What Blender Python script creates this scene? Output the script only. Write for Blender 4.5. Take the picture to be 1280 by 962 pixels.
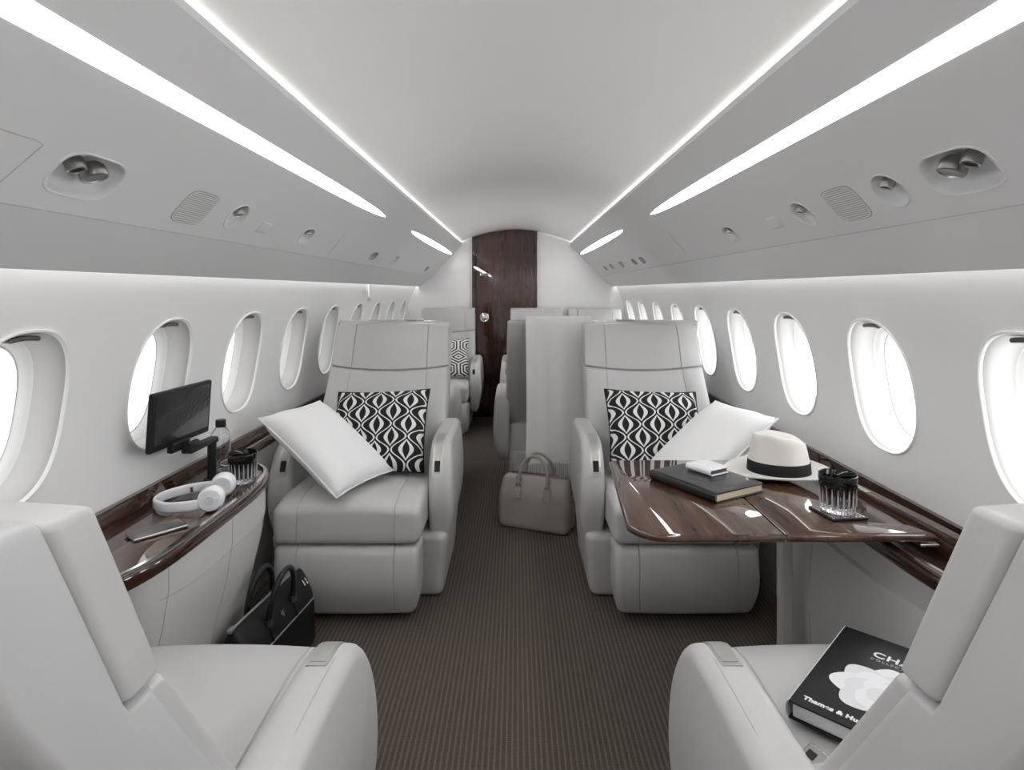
import bpy, bmesh, math, random
import numpy as np
from mathutils import Vector, Matrix, Euler

scn = bpy.context.scene
for o in list(bpy.data.objects):
    bpy.data.objects.remove(o, do_unlink=True)
COL = scn.collection
random.seed(4)
PI = math.pi

# ------------------------------------------------------------------ camera, sky, exposure
FPX = 760.0            # focal length in pixels of the 1280 px wide frame
CAMZ = 1.27
VX, VY = 645.0, 363.0  # vanishing point of the cabin axis
cam_d = bpy.data.cameras.new('camera')
cam = bpy.data.objects.new('camera', cam_d)
COL.objects.link(cam)
cam.location = (0, 0, CAMZ)
cam.rotation_euler = (PI / 2, 0, 0)
cam_d.sensor_fit = 'HORIZONTAL'
cam_d.sensor_width = 36.0
cam_d.lens = FPX / 1280 * 36
cam_d.shift_x = -(VX - 640) / 1280
cam_d.shift_y = -(481 - VY) / 1280
cam_d.clip_start = 0.02
scn.camera = cam

world = bpy.data.worlds.new('overcast_sky')
scn.world = world
world.use_nodes = True
bg = world.node_tree.nodes['Background']
bg.inputs[0].default_value = (0.97, 0.98, 1.0, 1)
# bright overcast: the veiled sun stands on the +x side, so the sky pales smoothly towards -x
_wn = world.node_tree.nodes
_tc = _wn.new('ShaderNodeTexCoord')
_sp = _wn.new('ShaderNodeSeparateXYZ')
_mr = _wn.new('ShaderNodeMapRange')
_mr.interpolation_type = 'SMOOTHSTEP'
_mr.inputs['From Min'].default_value = -1.0
_mr.inputs['From Max'].default_value = 1.0
_mr.inputs['To Min'].default_value = 0.90
_mr.inputs['To Max'].default_value = 7.0
world.node_tree.links.new(_tc.outputs['Generated'], _sp.inputs[0])
world.node_tree.links.new(_sp.outputs['X'], _mr.inputs['Value'])
world.node_tree.links.new(_mr.outputs['Result'], bg.inputs[1])
STRIP_POWER = 20.0
COVE_POWER = 24.0
WASH_POWER = 9.0
scn.view_settings.view_transform = 'Standard'
scn.view_settings.look = 'None'
scn.view_settings.gamma = 1.0
scn.view_settings.use_curve_mapping = False
scn.view_settings.exposure = 0.09
scn.cycles.max_bounces = 14
scn.cycles.diffuse_bounces = 8
scn.cycles.glossy_bounces = 6
scn.cycles.transmission_bounces = 10
scn.cycles.transparent_max_bounces = 12
scn.cycles.caustics_reflective = False
scn.cycles.caustics_refractive = False
scn.cycles.sample_clamp_indirect = 6.0


# ------------------------------------------------------------------ materials
MATS = {}


def new_mat(name):
    m = bpy.data.materials.new(name)
    m.use_nodes = True
    nt = m.node_tree
    b = nt.nodes['Principled BSDF']
    MATS[name] = m
    return m, nt, b


def plain(name, col, rough=0.5, metal=0.0, coat=0.0, spec=0.5, bump=None, sheen=0.0):
    m, nt, b = new_mat(name)
    b.inputs['Base Color'].default_value = (*col, 1)
    b.inputs['Roughness'].default_value = rough
    b.inputs['Metallic'].default_value = metal
    b.inputs['Coat Weight'].default_value = coat
    b.inputs['Coat Roughness'].default_value = 0.03
    b.inputs['Specular IOR Level'].default_value = spec
    b.inputs['Sheen Weight'].default_value = sheen
    if bump:
        sc, st = bump
        tc = nt.nodes.new('ShaderNodeTexCoord')
        n = nt.nodes.new('ShaderNodeTexNoise')
        n.inputs['Scale'].default_value = sc
        n.inputs['Detail'].default_value = 3
        bp = nt.nodes.new('ShaderNodeBump')
        bp.inputs['Strength'].default_value = st
        bp.inputs['Distance'].default_value = 0.002
        nt.links.new(tc.outputs['Object'], n.inputs['Vector'])
        nt.links.new(n.outputs['Fac'], bp.inputs['Height'])
        nt.links.new(bp.outputs['Normal'], b.inputs['Normal'])
    return m


def emit(name, col, power):
    m = bpy.data.materials.new(name)
    m.use_nodes = True
    nt = m.node_tree
    nt.nodes.clear()
    e = nt.nodes.new('ShaderNodeEmission')
    e.inputs[0].default_value = (*col, 1)
    e.inputs[1].default_value = power
    out = nt.nodes.new('ShaderNodeOutputMaterial')
    nt.links.new(e.outputs[0], out.inputs[0])
    MATS[name] = m
    return m


def wood(name, dark, light, grain, rough=0.12, coat=1.0, wscale=9.0):
    """glossy lacquered veneer, grain running along axis `grain` (0 x, 1 y, 2 z)"""
    m, nt, b = new_mat(name)
    tc = nt.nodes.new('ShaderNodeTexCoord')
    mp = nt.nodes.new('ShaderNodeMapping')
    s = [1.0, 1.0, 1.0]
    s[grain] = 0.06
    mp.inputs['Scale'].default_value = s
    nt.links.new(tc.outputs['Object'], mp.inputs['Vector'])
    n1 = nt.nodes.new('ShaderNodeTexNoise')
    n1.inputs['Scale'].default_value = wscale * 14
    n1.inputs['Detail'].default_value = 5
    n1.inputs['Roughness'].default_value = 0.65
    n2 = nt.nodes.new('ShaderNodeTexNoise')
    n2.inputs['Scale'].default_value = wscale * 2.2
    n2.inputs['Detail'].default_value = 2
    for n in (n1, n2):
        nt.links.new(mp.outputs['Vector'], n.inputs['Vector'])
    mx = nt.nodes.new('ShaderNodeMath')
    mx.operation = 'ADD'
    ml = nt.nodes.new('ShaderNodeMath')
    ml.operation = 'MULTIPLY'
    ml.inputs[1].default_value = 0.5
    nt.links.new(n1.outputs['Fac'], mx.inputs[0])
    nt.links.new(n2.outputs['Fac'], mx.inputs[1])
    nt.links.new(mx.outputs[0], ml.inputs[0])
    cr = nt.nodes.new('ShaderNodeValToRGB')
    cr.color_ramp.elements[0].position = 0.36
    cr.color_ramp.elements[0].color = (*dark, 1)
    cr.color_ramp.elements[1].position = 0.66
    cr.color_ramp.elements[1].color = (*light, 1)
    nt.links.new(ml.outputs[0], cr.inputs[0])
    nt.links.new(cr.outputs[0], b.inputs['Base Color'])
    b.inputs['Roughness'].default_value = 0.35
    b.inputs['Specular IOR Level'].default_value = 0.08
    b.inputs['Coat Weight'].default_value = coat
    b.inputs['Coat IOR'].default_value = 1.75
    b.inputs['Coat Roughness'].default_value = 0.02
    return m


plain('leather', (0.53, 0.526, 0.523), 0.42, bump=(420, 0.08))
plain('leather_shell', (0.53, 0.528, 0.528), 0.40, bump=(420, 0.06))
plain('white_panel', (0.86, 0.857, 0.855), 0.45)
plain('bin_panel', (0.67, 0.668, 0.67), 0.42)
plain('ceiling_white', (0.78, 0.778, 0.776), 0.6)
plain('side_leather', (0.62, 0.615, 0.60), 0.40, bump=(300, 0.05))
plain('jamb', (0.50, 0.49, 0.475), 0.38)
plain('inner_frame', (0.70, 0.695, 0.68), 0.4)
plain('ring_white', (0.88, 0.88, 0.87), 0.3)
plain('seam', (0.30, 0.29, 0.28), 0.6)
plain('joint', (0.46, 0.455, 0.45), 0.6)
plain('chrome', (0.75, 0.74, 0.72), 0.14, 1.0)
plain('satin_metal', (0.55, 0.54, 0.52), 0.32, 1.0)
plain('gun_metal', (0.38, 0.37, 0.355), 0.3, 0.9)
plain('dark_metal', (0.16, 0.155, 0.15), 0.3, 0.9)
plain('grey_plate', (0.42, 0.415, 0.40), 0.35, 0.5)
plain('black_plastic', (0.012, 0.012, 0.013), 0.45, spec=0.25)
plain('black_gloss', (0.006, 0.006, 0.007), 0.12, coat=0.6)
plain('screen_black', (0.018, 0.018, 0.02), 0.22, coat=0.4)
plain('black_leather', (0.010, 0.010, 0.011), 0.38, spec=0.25, bump=(500, 0.25))
plain('black_leather_gloss', (0.012, 0.012, 0.012), 0.25, spec=0.25, coat=0.3, bump=(600, 0.5))
plain('bag_leather', (0.34, 0.31, 0.275), 0.45, bump=(500, 0.15))
plain('white_plastic', (0.86, 0.87, 0.90), 0.18, coat=0.5)
plain('white_fabric', (0.86, 0.86, 0.86), 0.85, bump=(900, 0.25), sheen=0.2)
plain('throw_fabric', (0.82, 0.815, 0.80), 0.9, bump=(700, 0.4), sheen=0.3)
plain('straw', (0.74, 0.72, 0.675), 0.8, bump=(700, 0.5))
plain('ribbon', (0.008, 0.008, 0.009), 0.6, spec=0.25)
plain('paper', (0.72, 0.62, 0.44), 0.8)
plain('paper_white', (0.62, 0.62, 0.61), 0.8)
plain('cover_black', (0.010, 0.010, 0.010), 0.35, spec=0.25)
plain('print_white', (0.88, 0.88, 0.88), 0.5)
plain('print_grey', (0.45, 0.45, 0.46), 0.5)
plain('petal', (0.80, 0.80, 0.82), 0.5)
plain('petal_shade', (0.72, 0.72, 0.75), 0.5)
plain('mark_grey', (0.55, 0.56, 0.60), 0.4)
plain('mark_dark', (0.05, 0.05, 0.05), 0.5)
plain('dark_recess', (0.03, 0.028, 0.026), 0.6)
plain('phone_back', (0.16, 0.16, 0.165), 0.25, 0.6)
wood('wood_dark', (0.020, 0.0060, 0.0034), (0.075, 0.024, 0.013), 2, wscale=5)
wood('wood_ledge', (0.014, 0.0042, 0.0024), (0.060, 0.019, 0.0095), 1, wscale=5)
wood('wood_table', (0.030, 0.0125, 0.0075), (0.112, 0.054, 0.032), 1, wscale=7)
emit('strip_light', (1.0, 0.992, 0.99), STRIP_POWER)
emit('cove_light', (1.0, 0.98, 0.92), COVE_POWER)
emit('wash_light', (1.0, 0.975, 0.93), WASH_POWER)


def make_glass_pane():
    m = bpy.data.materials.new('window_glass')
    m.use_nodes = True
    nt = m.node_tree
    nt.nodes.clear()
    t = nt.nodes.new('ShaderNodeBsdfTransparent')
    t.inputs[0].default_value = (0.96, 0.97, 0.97, 1)
    g = nt.nodes.new('ShaderNodeBsdfGlossy')
    g.inputs['Roughness'].default_value = 0.03
    mix = nt.nodes.new('ShaderNodeMixShader')
    mix.inputs[0].default_value = 0.06
    out = nt.nodes.new('ShaderNodeOutputMaterial')
    nt.links.new(t.outputs[0], mix.inputs[1])
    nt.links.new(g.outputs[0], mix.inputs[2])
    nt.links.new(mix.outputs[0], out.inputs[0])
    MATS['window_glass'] = m


make_glass_pane()


def make_glass(name, col, rough=0.0):
    m, nt, b = new_mat(name)
    b.inputs['Base Color'].default_value = (*col, 1)
    b.inputs['Roughness'].default_value = rough
    b.inputs['Transmission Weight'].default_value = 1.0
    b.inputs['IOR'].default_value = 1.5
    return m


make_glass('clear_glass', (0.93, 0.95, 0.95))
make_glass('crystal_clear', (0.80, 0.80, 0.82))
make_glass('crystal_black', (0.05, 0.05, 0.06))
_r = make_glass('crystal_rib', (0.92, 0.92, 0.94), 0.05)
_r.node_tree.nodes['Principled BSDF'].inputs['Transmission Weight'].default_value = 0.55
_m = make_glass('crystal_fade', (0.5, 0.5, 0.5))
_nt = _m.node_tree
_tc = _nt.nodes.new('ShaderNodeTexCoord')
_sp = _nt.nodes.new('ShaderNodeSeparateXYZ')
_mr = _nt.nodes.new('ShaderNodeMapRange')
_mr.inputs['From Min'].default_value = 0.02
_mr.inputs['From Max'].default_value = 0.085
_cr = _nt.nodes.new('ShaderNodeValToRGB')
_cr.color_ramp.elements[0].color = (0.75, 0.75, 0.77, 1)
_cr.color_ramp.elements[1].color = (0.004, 0.004, 0.005, 1)
_e = _cr.color_ramp.elements.new(0.55)
_e.color = (0.20, 0.20, 0.21, 1)
_nt.links.new(_tc.outputs['Object'], _sp.inputs[0])
_nt.links.new(_sp.outputs['Z'], _mr.inputs['Value'])
_nt.links.new(_mr.outputs[0], _cr.inputs[0])
_nt.links.new(_cr.outputs[0], _nt.nodes['Principled BSDF'].inputs['Base Color'])


def carpet_mat():
    m, nt, b = new_mat('carpet')
    N = nt.nodes.new
    L = nt.links.new
    tc = N('ShaderNodeTexCoord')
    sep = N('ShaderNodeSeparateXYZ')
    L(tc.outputs['Object'], sep.inputs[0])
    noise = N('ShaderNodeTexNoise')
    noise.inputs['Scale'].default_value = 190
    noise.inputs['Detail'].default_value = 3
    L(tc.outputs['Object'], noise.inputs['Vector'])
    # ribs along the cabin, broken into short loops
    mul = N('ShaderNodeMath'); mul.operation = 'MULTIPLY'; mul.inputs[1].default_value = PI / 0.016
    L(sep.outputs['X'], mul.inputs[0])
    add = N('ShaderNodeMath'); add.operation = 'MULTIPLY_ADD'
    L(noise.outputs['Fac'], add.inputs[0]); add.inputs[1].default_value = 0.9
    L(mul.outputs[0], add.inputs[2])
    si0 = N('ShaderNodeMath'); si0.operation = 'SINE'
    L(add.outputs[0], si0.inputs[0])
    si = N('ShaderNodeMath'); si.operation = 'POWER'; si.inputs[1].default_value = 6.0
    L(si0.outputs[0], si.inputs[0])
    mul2 = N('ShaderNodeMath'); mul2.operation = 'MULTIPLY'; mul2.inputs[1].default_value = 2 * PI / 0.007
    L(sep.outputs['Y'], mul2.inputs[0])
    add2 = N('ShaderNodeMath'); add2.operation = 'MULTIPLY_ADD'
    L(noise.outputs['Fac'], add2.inputs[0]); add2.inputs[1].default_value = 6.0
    L(mul2.outputs[0], add2.inputs[2])
    si2 = N('ShaderNodeMath'); si2.operation = 'SINE'
    L(add2.outputs[0], si2.inputs[0])
    h = N('ShaderNodeMath'); h.operation = 'MULTIPLY_ADD'
    L(si2.outputs[0], h.inputs[0]); h.inputs[1].default_value = 0.22
    L(si.outputs[0], h.inputs[2])
    mr = N('ShaderNodeMapRange')
    mr.inputs['From Min'].default_value = -0.25
    mr.inputs['From Max'].default_value = 1.1
    L(h.outputs[0], mr.inputs['Value'])
    cr = N('ShaderNodeValToRGB')
    cr.color_ramp.elements[0].color = (0.074, 0.060, 0.050, 1)
    cr.color_ramp.elements[1].color = (0.165, 0.140, 0.120, 1)
    L(mr.outputs[0], cr.inputs[0])
    L(cr.outputs[0], b.inputs['Base Color'])
    b.inputs['Roughness'].default_value = 0.95
    b.inputs['Specular IOR Level'].default_value = 0.1
    bp = N('ShaderNodeBump')
    bp.inputs['Strength'].default_value = 0.5
    bp.inputs['Distance'].default_value = 0.003
    L(mr.outputs[0], bp.inputs['Height'])
    L(bp.outputs['Normal'], b.inputs['Normal'])


carpet_mat()


def ogee_mat():
    m, nt, b = new_mat('ogee_fabric')
    N = nt.nodes.new
    L = nt.links.new
    tc = N('ShaderNodeTexCoord')
    sep = N('ShaderNodeSeparateXYZ')
    L(tc.outputs['Object'], sep.inputs[0])

    def mth(op, a, bb=None):
        n = N('ShaderNodeMath'); n.operation = op
        for i, v in enumerate((a, bb)):
            if v is None:
                continue
            if isinstance(v, (int, float)):
                n.inputs[i].default_value = v
            else:
                L(v, n.inputs[i])
        return n.outputs[0]
    U = mth('MULTIPLY', sep.outputs['X'], PI / 0.070)
    V = mth('MULTIPLY', sep.outputs['Y'], 2 * PI / 0.120)
    Ua = mth('PINGPONG', mth('ADD', U, 40 * PI), PI)
    cv = mth('COSINE', V)
    tot = None
    for flip in (0, 1):
        ua = mth('SUBTRACT', PI, Ua) if flip else Ua
        q = mth('ADD', 1.0, cv) if flip else mth('SUBTRACT', 1.0, cv)
        core = mth('LESS_THAN', mth('ADD', ua, mth('MULTIPLY', q, 0.45)), 0.66)
        white = mth('LESS_THAN', mth('ADD', ua, mth('MULTIPLY', q, 0.82)), 1.45)
        black = mth('LESS_THAN', mth('ADD', ua, mth('MULTIPLY', q, 1.30)), 2.70)
        k = mth('ADD', mth('SUBTRACT', black, mth('MULTIPLY', white, black)), core)
        tot = k if tot is None else mth('MAXIMUM', tot, k)
    mix = N('ShaderNodeMix'); mix.data_type = 'RGBA'
    L(mth('MINIMUM', tot, 1.0), mix.inputs[0])
    mix.inputs[6].default_value = (0.78, 0.78, 0.775, 1)
    mix.inputs[7].default_value = (0.008, 0.008, 0.008, 1)
    L(mix.outputs[2], b.inputs['Base Color'])
    b.inputs['Roughness'].default_value = 0.9


ogee_mat()


def hex_mat():
    m, nt, b = new_mat('hex_stripe_fabric')
    N = nt.nodes.new
    L = nt.links.new
    tc = N('ShaderNodeTexCoord')
    sep = N('ShaderNodeSeparateXYZ')
    L(tc.outputs['Object'], sep.inputs[0])

    def mth(op, a, bb=None):
        n = N('ShaderNodeMath'); n.operation = op
        for i, v in enumerate((a, bb)):
            if v is None:
                continue
            if isinstance(v, (int, float)):
                n.inputs[i].default_value = v
            else:
                L(v, n.inputs[i])
        return n.outputs[0]
    tri = mth('PINGPONG', mth('ADD', sep.outputs['X'], 1.0), 0.10)
    v = mth('MAXIMUM', mth('MULTIPLY', tri, 1.0), mth('ADD', mth('MULTIPLY', tri, 0.55), mth('PINGPONG', mth('ADD', sep.outputs['Y'], 1.0), 0.11)))
    s = mth('SINE', mth('MULTIPLY', v, 2 * PI / 0.026))
    g = mth('GREATER_THAN', s, 0.1)
    mix = N('ShaderNodeMix'); mix.data_type = 'RGBA'
    L(g, mix.inputs[0])
    mix.inputs[6].default_value = (0.80, 0.79, 0.77, 1)
    mix.inputs[7].default_value = (0.02, 0.02, 0.02, 1)
    L(mix.outputs[2], b.inputs['Base Color'])
    b.inputs['Roughness'].default_value = 0.9


hex_mat()


def grille_mat():
    m, nt, b = new_mat('grille_mesh')
    N = nt.nodes.new
    L = nt.links.new
    tc = N('ShaderNodeTexCoord')
    vo = N('ShaderNodeTexVoronoi')
    vo.inputs['Scale'].default_value = 260
    vo.inputs['Randomness'].default_value = 0.0
    L(tc.outputs['Object'], vo.inputs['Vector'])
    cr = N('ShaderNodeValToRGB')
    cr.color_ramp.elements[0].position = 0.25
    cr.color_ramp.elements[0].color = (0.10, 0.10, 0.10, 1)
    cr.color_ramp.elements[1].position = 0.42
    cr.color_ramp.elements[1].color = (0.46, 0.455, 0.45, 1)
    L(vo.outputs['Distance'], cr.inputs[0])
    L(cr.outputs[0], b.inputs['Base Color'])
    b.inputs['Roughness'].default_value = 0.5


grille_mat()


# ------------------------------------------------------------------ mesh helpers
class MB:
    def __init__(self):
        self.v = []
        self.f = []

    def add(self, vs, fs):
        o = len(self.v)
        self.v += [tuple(p) for p in vs]
        self.f += [tuple(i + o for i in f) for f in fs]
        return self

    def rings(self, rings, closed=True, cap0=False, cap1=False):
        n = len(rings[0])
        vs = [p for r in rings for p in r]
        fs = []
        for i in range(len(rings) - 1):
            for j in range(n if closed else n - 1):
                k = (j + 1) % n
                fs.append((i * n + j, i * n + k, (i + 1) * n + k, (i + 1) * n + j))
        if cap0:
            fs.append(tuple(range(n - 1, -1, -1)))
        if cap1:
            b = (len(rings) - 1) * n
            fs.append(tuple(b + j for j in range(n)))
        return self.add(vs, fs)

    def box(self, x0, x1, y0, y1, z0, z1):
        vs = [(x, y, z) for x in (x0, x1) for y in (y0, y1) for z in (z0, z1)]
        fs = [(0, 1, 3, 2), (4, 6, 7, 5), (0, 4, 5, 1), (2, 3, 7, 6), (0, 2, 6, 4), (1, 5, 7, 3)]
        return self.add(vs, fs)

    def tube(self, pts, r, n=10, closed=False, flat=None):
        """tube along pts; r a number or list; flat=(a,b,up) gives an oval section"""
        P = [Vector(p) for p in pts]
        m = len(P)
        rr = r if isinstance(r, (list, tuple)) else [r] * m
        rings = []
        up = Vector((0, 0, 1))
        prev = None
        for i in range(m):
            if closed:
                t = P[(i + 1) % m] - P[i - 1]
            else:
                t = P[min(i + 1, m - 1)] - P[max(i - 1, 0)]
            t.normalize()
            if prev is None:
                a = up if abs(t.z) < 0.9 else Vector((1, 0, 0))
                u = (a - t * a.dot(t)).normalized()
            else:
                u = (prev - t * prev.dot(t)).normalized()
            prev = u
            w = t.cross(u)
            fa, fb = (1, 1) if flat is None else flat
            rings.append([P[i] + u * (math.cos(2 * PI * k / n) * rr[i] * fa) + w * (math.sin(2 * PI * k / n) * rr[i] * fb) for k in range(n)])
        if closed:
            rings.append(rings[0])
            return self.rings(rings)
        return self.rings(rings, cap0=True, cap1=True)

    def lathe(self, prof, n=32, c=(0, 0, 0), axis=2, sx=1, sy=1, cap0=True, cap1=True):
        rings = []
        for (r, h) in prof:
            ring = []
            for k in range(n):
                a = 2 * PI * k / n
                p = (r * math.cos(a) * sx, r * math.sin(a) * sy, h)
                if axis == 0:
                    p = (p[2], p[0], p[1])
                elif axis == 1:
                    p = (p[1], p[2], p[0])
                ring.append((p[0] + c[0], p[1] + c[1], p[2] + c[2]))
            rings.append(ring)
        return self.rings(rings, cap0=cap0, cap1=cap1)

    def xf(self, M):
        self.v = [tuple(M @ Vector(p)) for p in self.v]
        return self

    def fn(self, g):
        self.v = [tuple(g(*p)) for p in self.v]
        return self

    def build(self, name, m, parent=None, loc=None, angle=40, smooth=True, weld=False):
        me = bpy.data.meshes.new(name)
        me.from_pydata(self.v, [], self.f)
        bm = bmesh.new()
        bm.from_mesh(me)
        if weld:
            bmesh.ops.remove_doubles(bm, verts=bm.verts, dist=1e-5)
        bmesh.ops.recalc_face_normals(bm, faces=bm.faces)
        bm.to_mesh(me)
        bm.free()
        if smooth:
            me.shade_smooth()
            me.set_sharp_from_angle(angle=math.radians(angle))
        me.materials.append(MATS[m])
        o = bpy.data.objects.new(name, me)
        COL.objects.link(o)
        if parent is not None:
            o.parent = parent
        if loc is not None:
            o.location = loc
        return o


def empty(name, loc=(0, 0, 0), rot=(0, 0, 0)):
    o = bpy.data.objects.new(name, None)
    COL.objects.link(o)
    o.location = loc
    o.rotation_euler = rot
    o.empty_display_size = 0.05
    return o


def tag(o, label, cat, group=None):
    o['label'] = label
    o['category'] = cat
    if group:
        o['group'] = group
    return o


def struct(o):
    o['kind'] = 'structure'
    return o


def rbox(hx, hy, hz, r, n=(6, 4, 4), cuts=(), groove=0.004, seg=3, cutsz=()):
    """rounded box centred on 0; cuts = x positions of sewn grooves"""
    def axis(h, k, extra=()):
        z = [(h - r) + r * math.tan(PI / 4 * i / seg) for i in range(seg + 1)]
        mid = [-(h - r) + 2 * (h - r) * i / k for i in range(1, k)]
        c = [-a for a in reversed(z)] + mid + z
        for e in extra:
            c = [a for a in c if abs(a - e) > 0.009] + [e - 0.007, e - 0.003, e, e + 0.003, e + 0.007]
        return sorted(c)
    X, Y, Z = axis(hx, n[0], cuts), axis(hy, n[1]), axis(hz, n[2], cutsz)
    idx = {}
    vs = []
    fs = []

    def vid(x, y, z):
        k = (round(x, 6), round(y, 6), round(z, 6))
        if k in idx:
            return idx[k]
        p = Vector((x, y, z))
        q = Vector((max(-(hx - r), min(hx - r, x)), max(-(hy - r), min(hy - r, y)), max(-(hz - r), min(hz - r, z))))
        d = p - q
        nn = d.normalized()
        p2 = q + nn * r
        for e in cuts:
            if abs(x - e) < 1e-6:
                p2 = p2 - nn * groove
        for e in cutsz:
            if abs(z - e) < 1e-6:
                p2 = p2 - nn * groove
        idx[k] = len(vs)
        vs.append(tuple(p2))
        return idx[k]
    for s in (-1, 1):
        for i in range(len(X) - 1):
            for j in range(len(Y) - 1):
                q = [vid(X[i], Y[j], s * hz), vid(X[i + 1], Y[j], s * hz), vid(X[i + 1], Y[j + 1], s * hz), vid(X[i], Y[j + 1], s * hz)]
                fs.append(q if s > 0 else q[::-1])
        for i in range(len(X) - 1):
            for j in range(len(Z) - 1):
                q = [vid(X[i], s * hy, Z[j]), vid(X[i + 1], s * hy, Z[j]), vid(X[i + 1], s * hy, Z[j + 1]), vid(X[i], s * hy, Z[j + 1])]
                fs.append(q if s < 0 else q[::-1])
        for i in range(len(Y) - 1):
            for j in range(len(Z) - 1):
                q = [vid(s * hx, Y[i], Z[j]), vid(s * hx, Y[i + 1], Z[j]), vid(s * hx, Y[i + 1], Z[j + 1]), vid(s * hx, Y[i], Z[j + 1])]
                fs.append(q if s > 0 else q[::-1])
    mb = MB()
    mb.v = vs
    mb.f = [tuple(f) for f in fs]
    return mb


def smooth_closed(pts, k=4):
    """Catmull-Rom through a closed polygon"""
    out = []
    n = len(pts)
    for i in range(n):
        p0, p1, p2, p3 = [np.array(pts[(i + j) % n], float) for j in (-1, 0, 1, 2)]
        for s in range(k):
            t = s / k
            out.append(tuple(0.5 * ((2 * p1) + (-p0 + p2) * t + (2 * p0 - 5 * p1 + 4 * p2 - p3) * t * t + (-p0 + 3 * p1 - 3 * p2 + p3) * t ** 3)))
    return out


def smooth_open(pts, k=6):
    out = []
    n = len(pts)
    P = [np.array(p, float) for p in pts]
    for i in range(n - 1):
        p0, p1, p2, p3 = P[max(i - 1, 0)], P[i], P[i + 1], P[min(i + 2, n - 1)]
        for s in range(k):
            t = s / k
            out.append(tuple(0.5 * ((2 * p1) + (-p0 + p2) * t + (2 * p0 - 5 * p1 + 4 * p2 - p3) * t * t + (-p0 + 3 * p1 - 3 * p2 + p3) * t ** 3)))
    out.append(tuple(P[-1]))
    return out


def slab(prof, a0, a1, r, axis=0, seg=4):
    """extrude a closed 2-D profile along an axis with rounded rims"""
    P = np.array(prof, float)
    c = (P.max(0) + P.min(0)) / 2
    h = (P.max(0) - P.min(0)) / 2
    rings = []
    L = [(a0 + r * (1 - math.cos(PI / 2 * i / seg)), r * (1 - math.sin(PI / 2 * i / seg))) for i in range(seg + 1)]
    L += [(a1 - (a - a0), ins) for a, ins in reversed(L)]
    for a, ins in L:
        Q = c + (P - c) * (1 - ins / h)
        if axis == 0:
            rings.append([(a, q[0], q[1]) for q in Q])
        elif axis == 1:
            rings.append([(q[0], a, q[1]) for q in Q])
        else:
            rings.append([(q[0], q[1], a) for q in Q])
    return MB().rings(rings, cap0=True, cap1=True)


def superell(a, b, n, e=2.4):
    out = []
    for k in range(n):
        t = 2 * PI * k / n
        c, s = math.cos(t), math.sin(t)
        out.append((a * math.copysign(abs(c) ** (2 / e), c), b * math.copysign(abs(s) ** (2 / e), s)))
    return out


def text_obj(name, body, size, m, parent, M, align='LEFT', extrude=0.0004, bold=0.0, spacing=1.0, sx=1.0):
    cu = bpy.data.curves.new(name, 'FONT')
    cu.body = body
    cu.size = size
    cu.align_x = align
    cu.extrude = extrude
    cu.offset = bold
    cu.space_character = spacing
    o = bpy.data.objects.new(name, cu)
    COL.objects.link(o)
    bpy.context.view_layer.update()
    dg = bpy.context.evaluated_depsgraph_get()
    me = bpy.data.meshes.new_from_object(o.evaluated_get(dg))
    bpy.data.objects.remove(o, do_unlink=True)
    me.transform(M @ Matrix.Diagonal((sx, 1, 1, 1)))
    me.materials.clear()
    me.materials.append(MATS[m])
    t = bpy.data.objects.new(name, me)
    COL.objects.link(t)
    t.parent = parent
    return t


# ------------------------------------------------------------------ the cabin shell
Y0, Y1 = -3.53, 6.13
WZ = [0.0, 0.15, 0.30, 0.50, 0.665, 0.75, 0.85, 0.98, 1.10, 1.20, 1.30, 1.37]
WX = [0.99, 1.03, 1.065, 1.11, 1.132, 1.134, 1.130, 1.115, 1.092, 1.063, 1.020, 0.985]
wc = np.polyfit(WZ, WX, 4)


def wx(z):
    return float(np.polyval(wc, max(z, 0.70)))


# floor
fb = MB().box(-1.16, 1.16, Y0, Y1 + 0.05, -0.04, 0.0)
struct(fb.build('floor', 'carpet', smooth=False))

# ceiling: shallow vault running over both light coves
CX = np.linspace(-0.68, 0.68, 69)


def vault(x):
    x = min(abs(x), 0.56)
    return 1.885 - 0.40 * x * x


ring0 = [(x, Y0, vault(x)) for x in CX]
ring1 = [(x, Y1 + 0.02, vault(x)) for x in CX]
struct(MB().rings([ring0, ring1], closed=False).build('ceiling', 'ceiling_white'))

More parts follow.
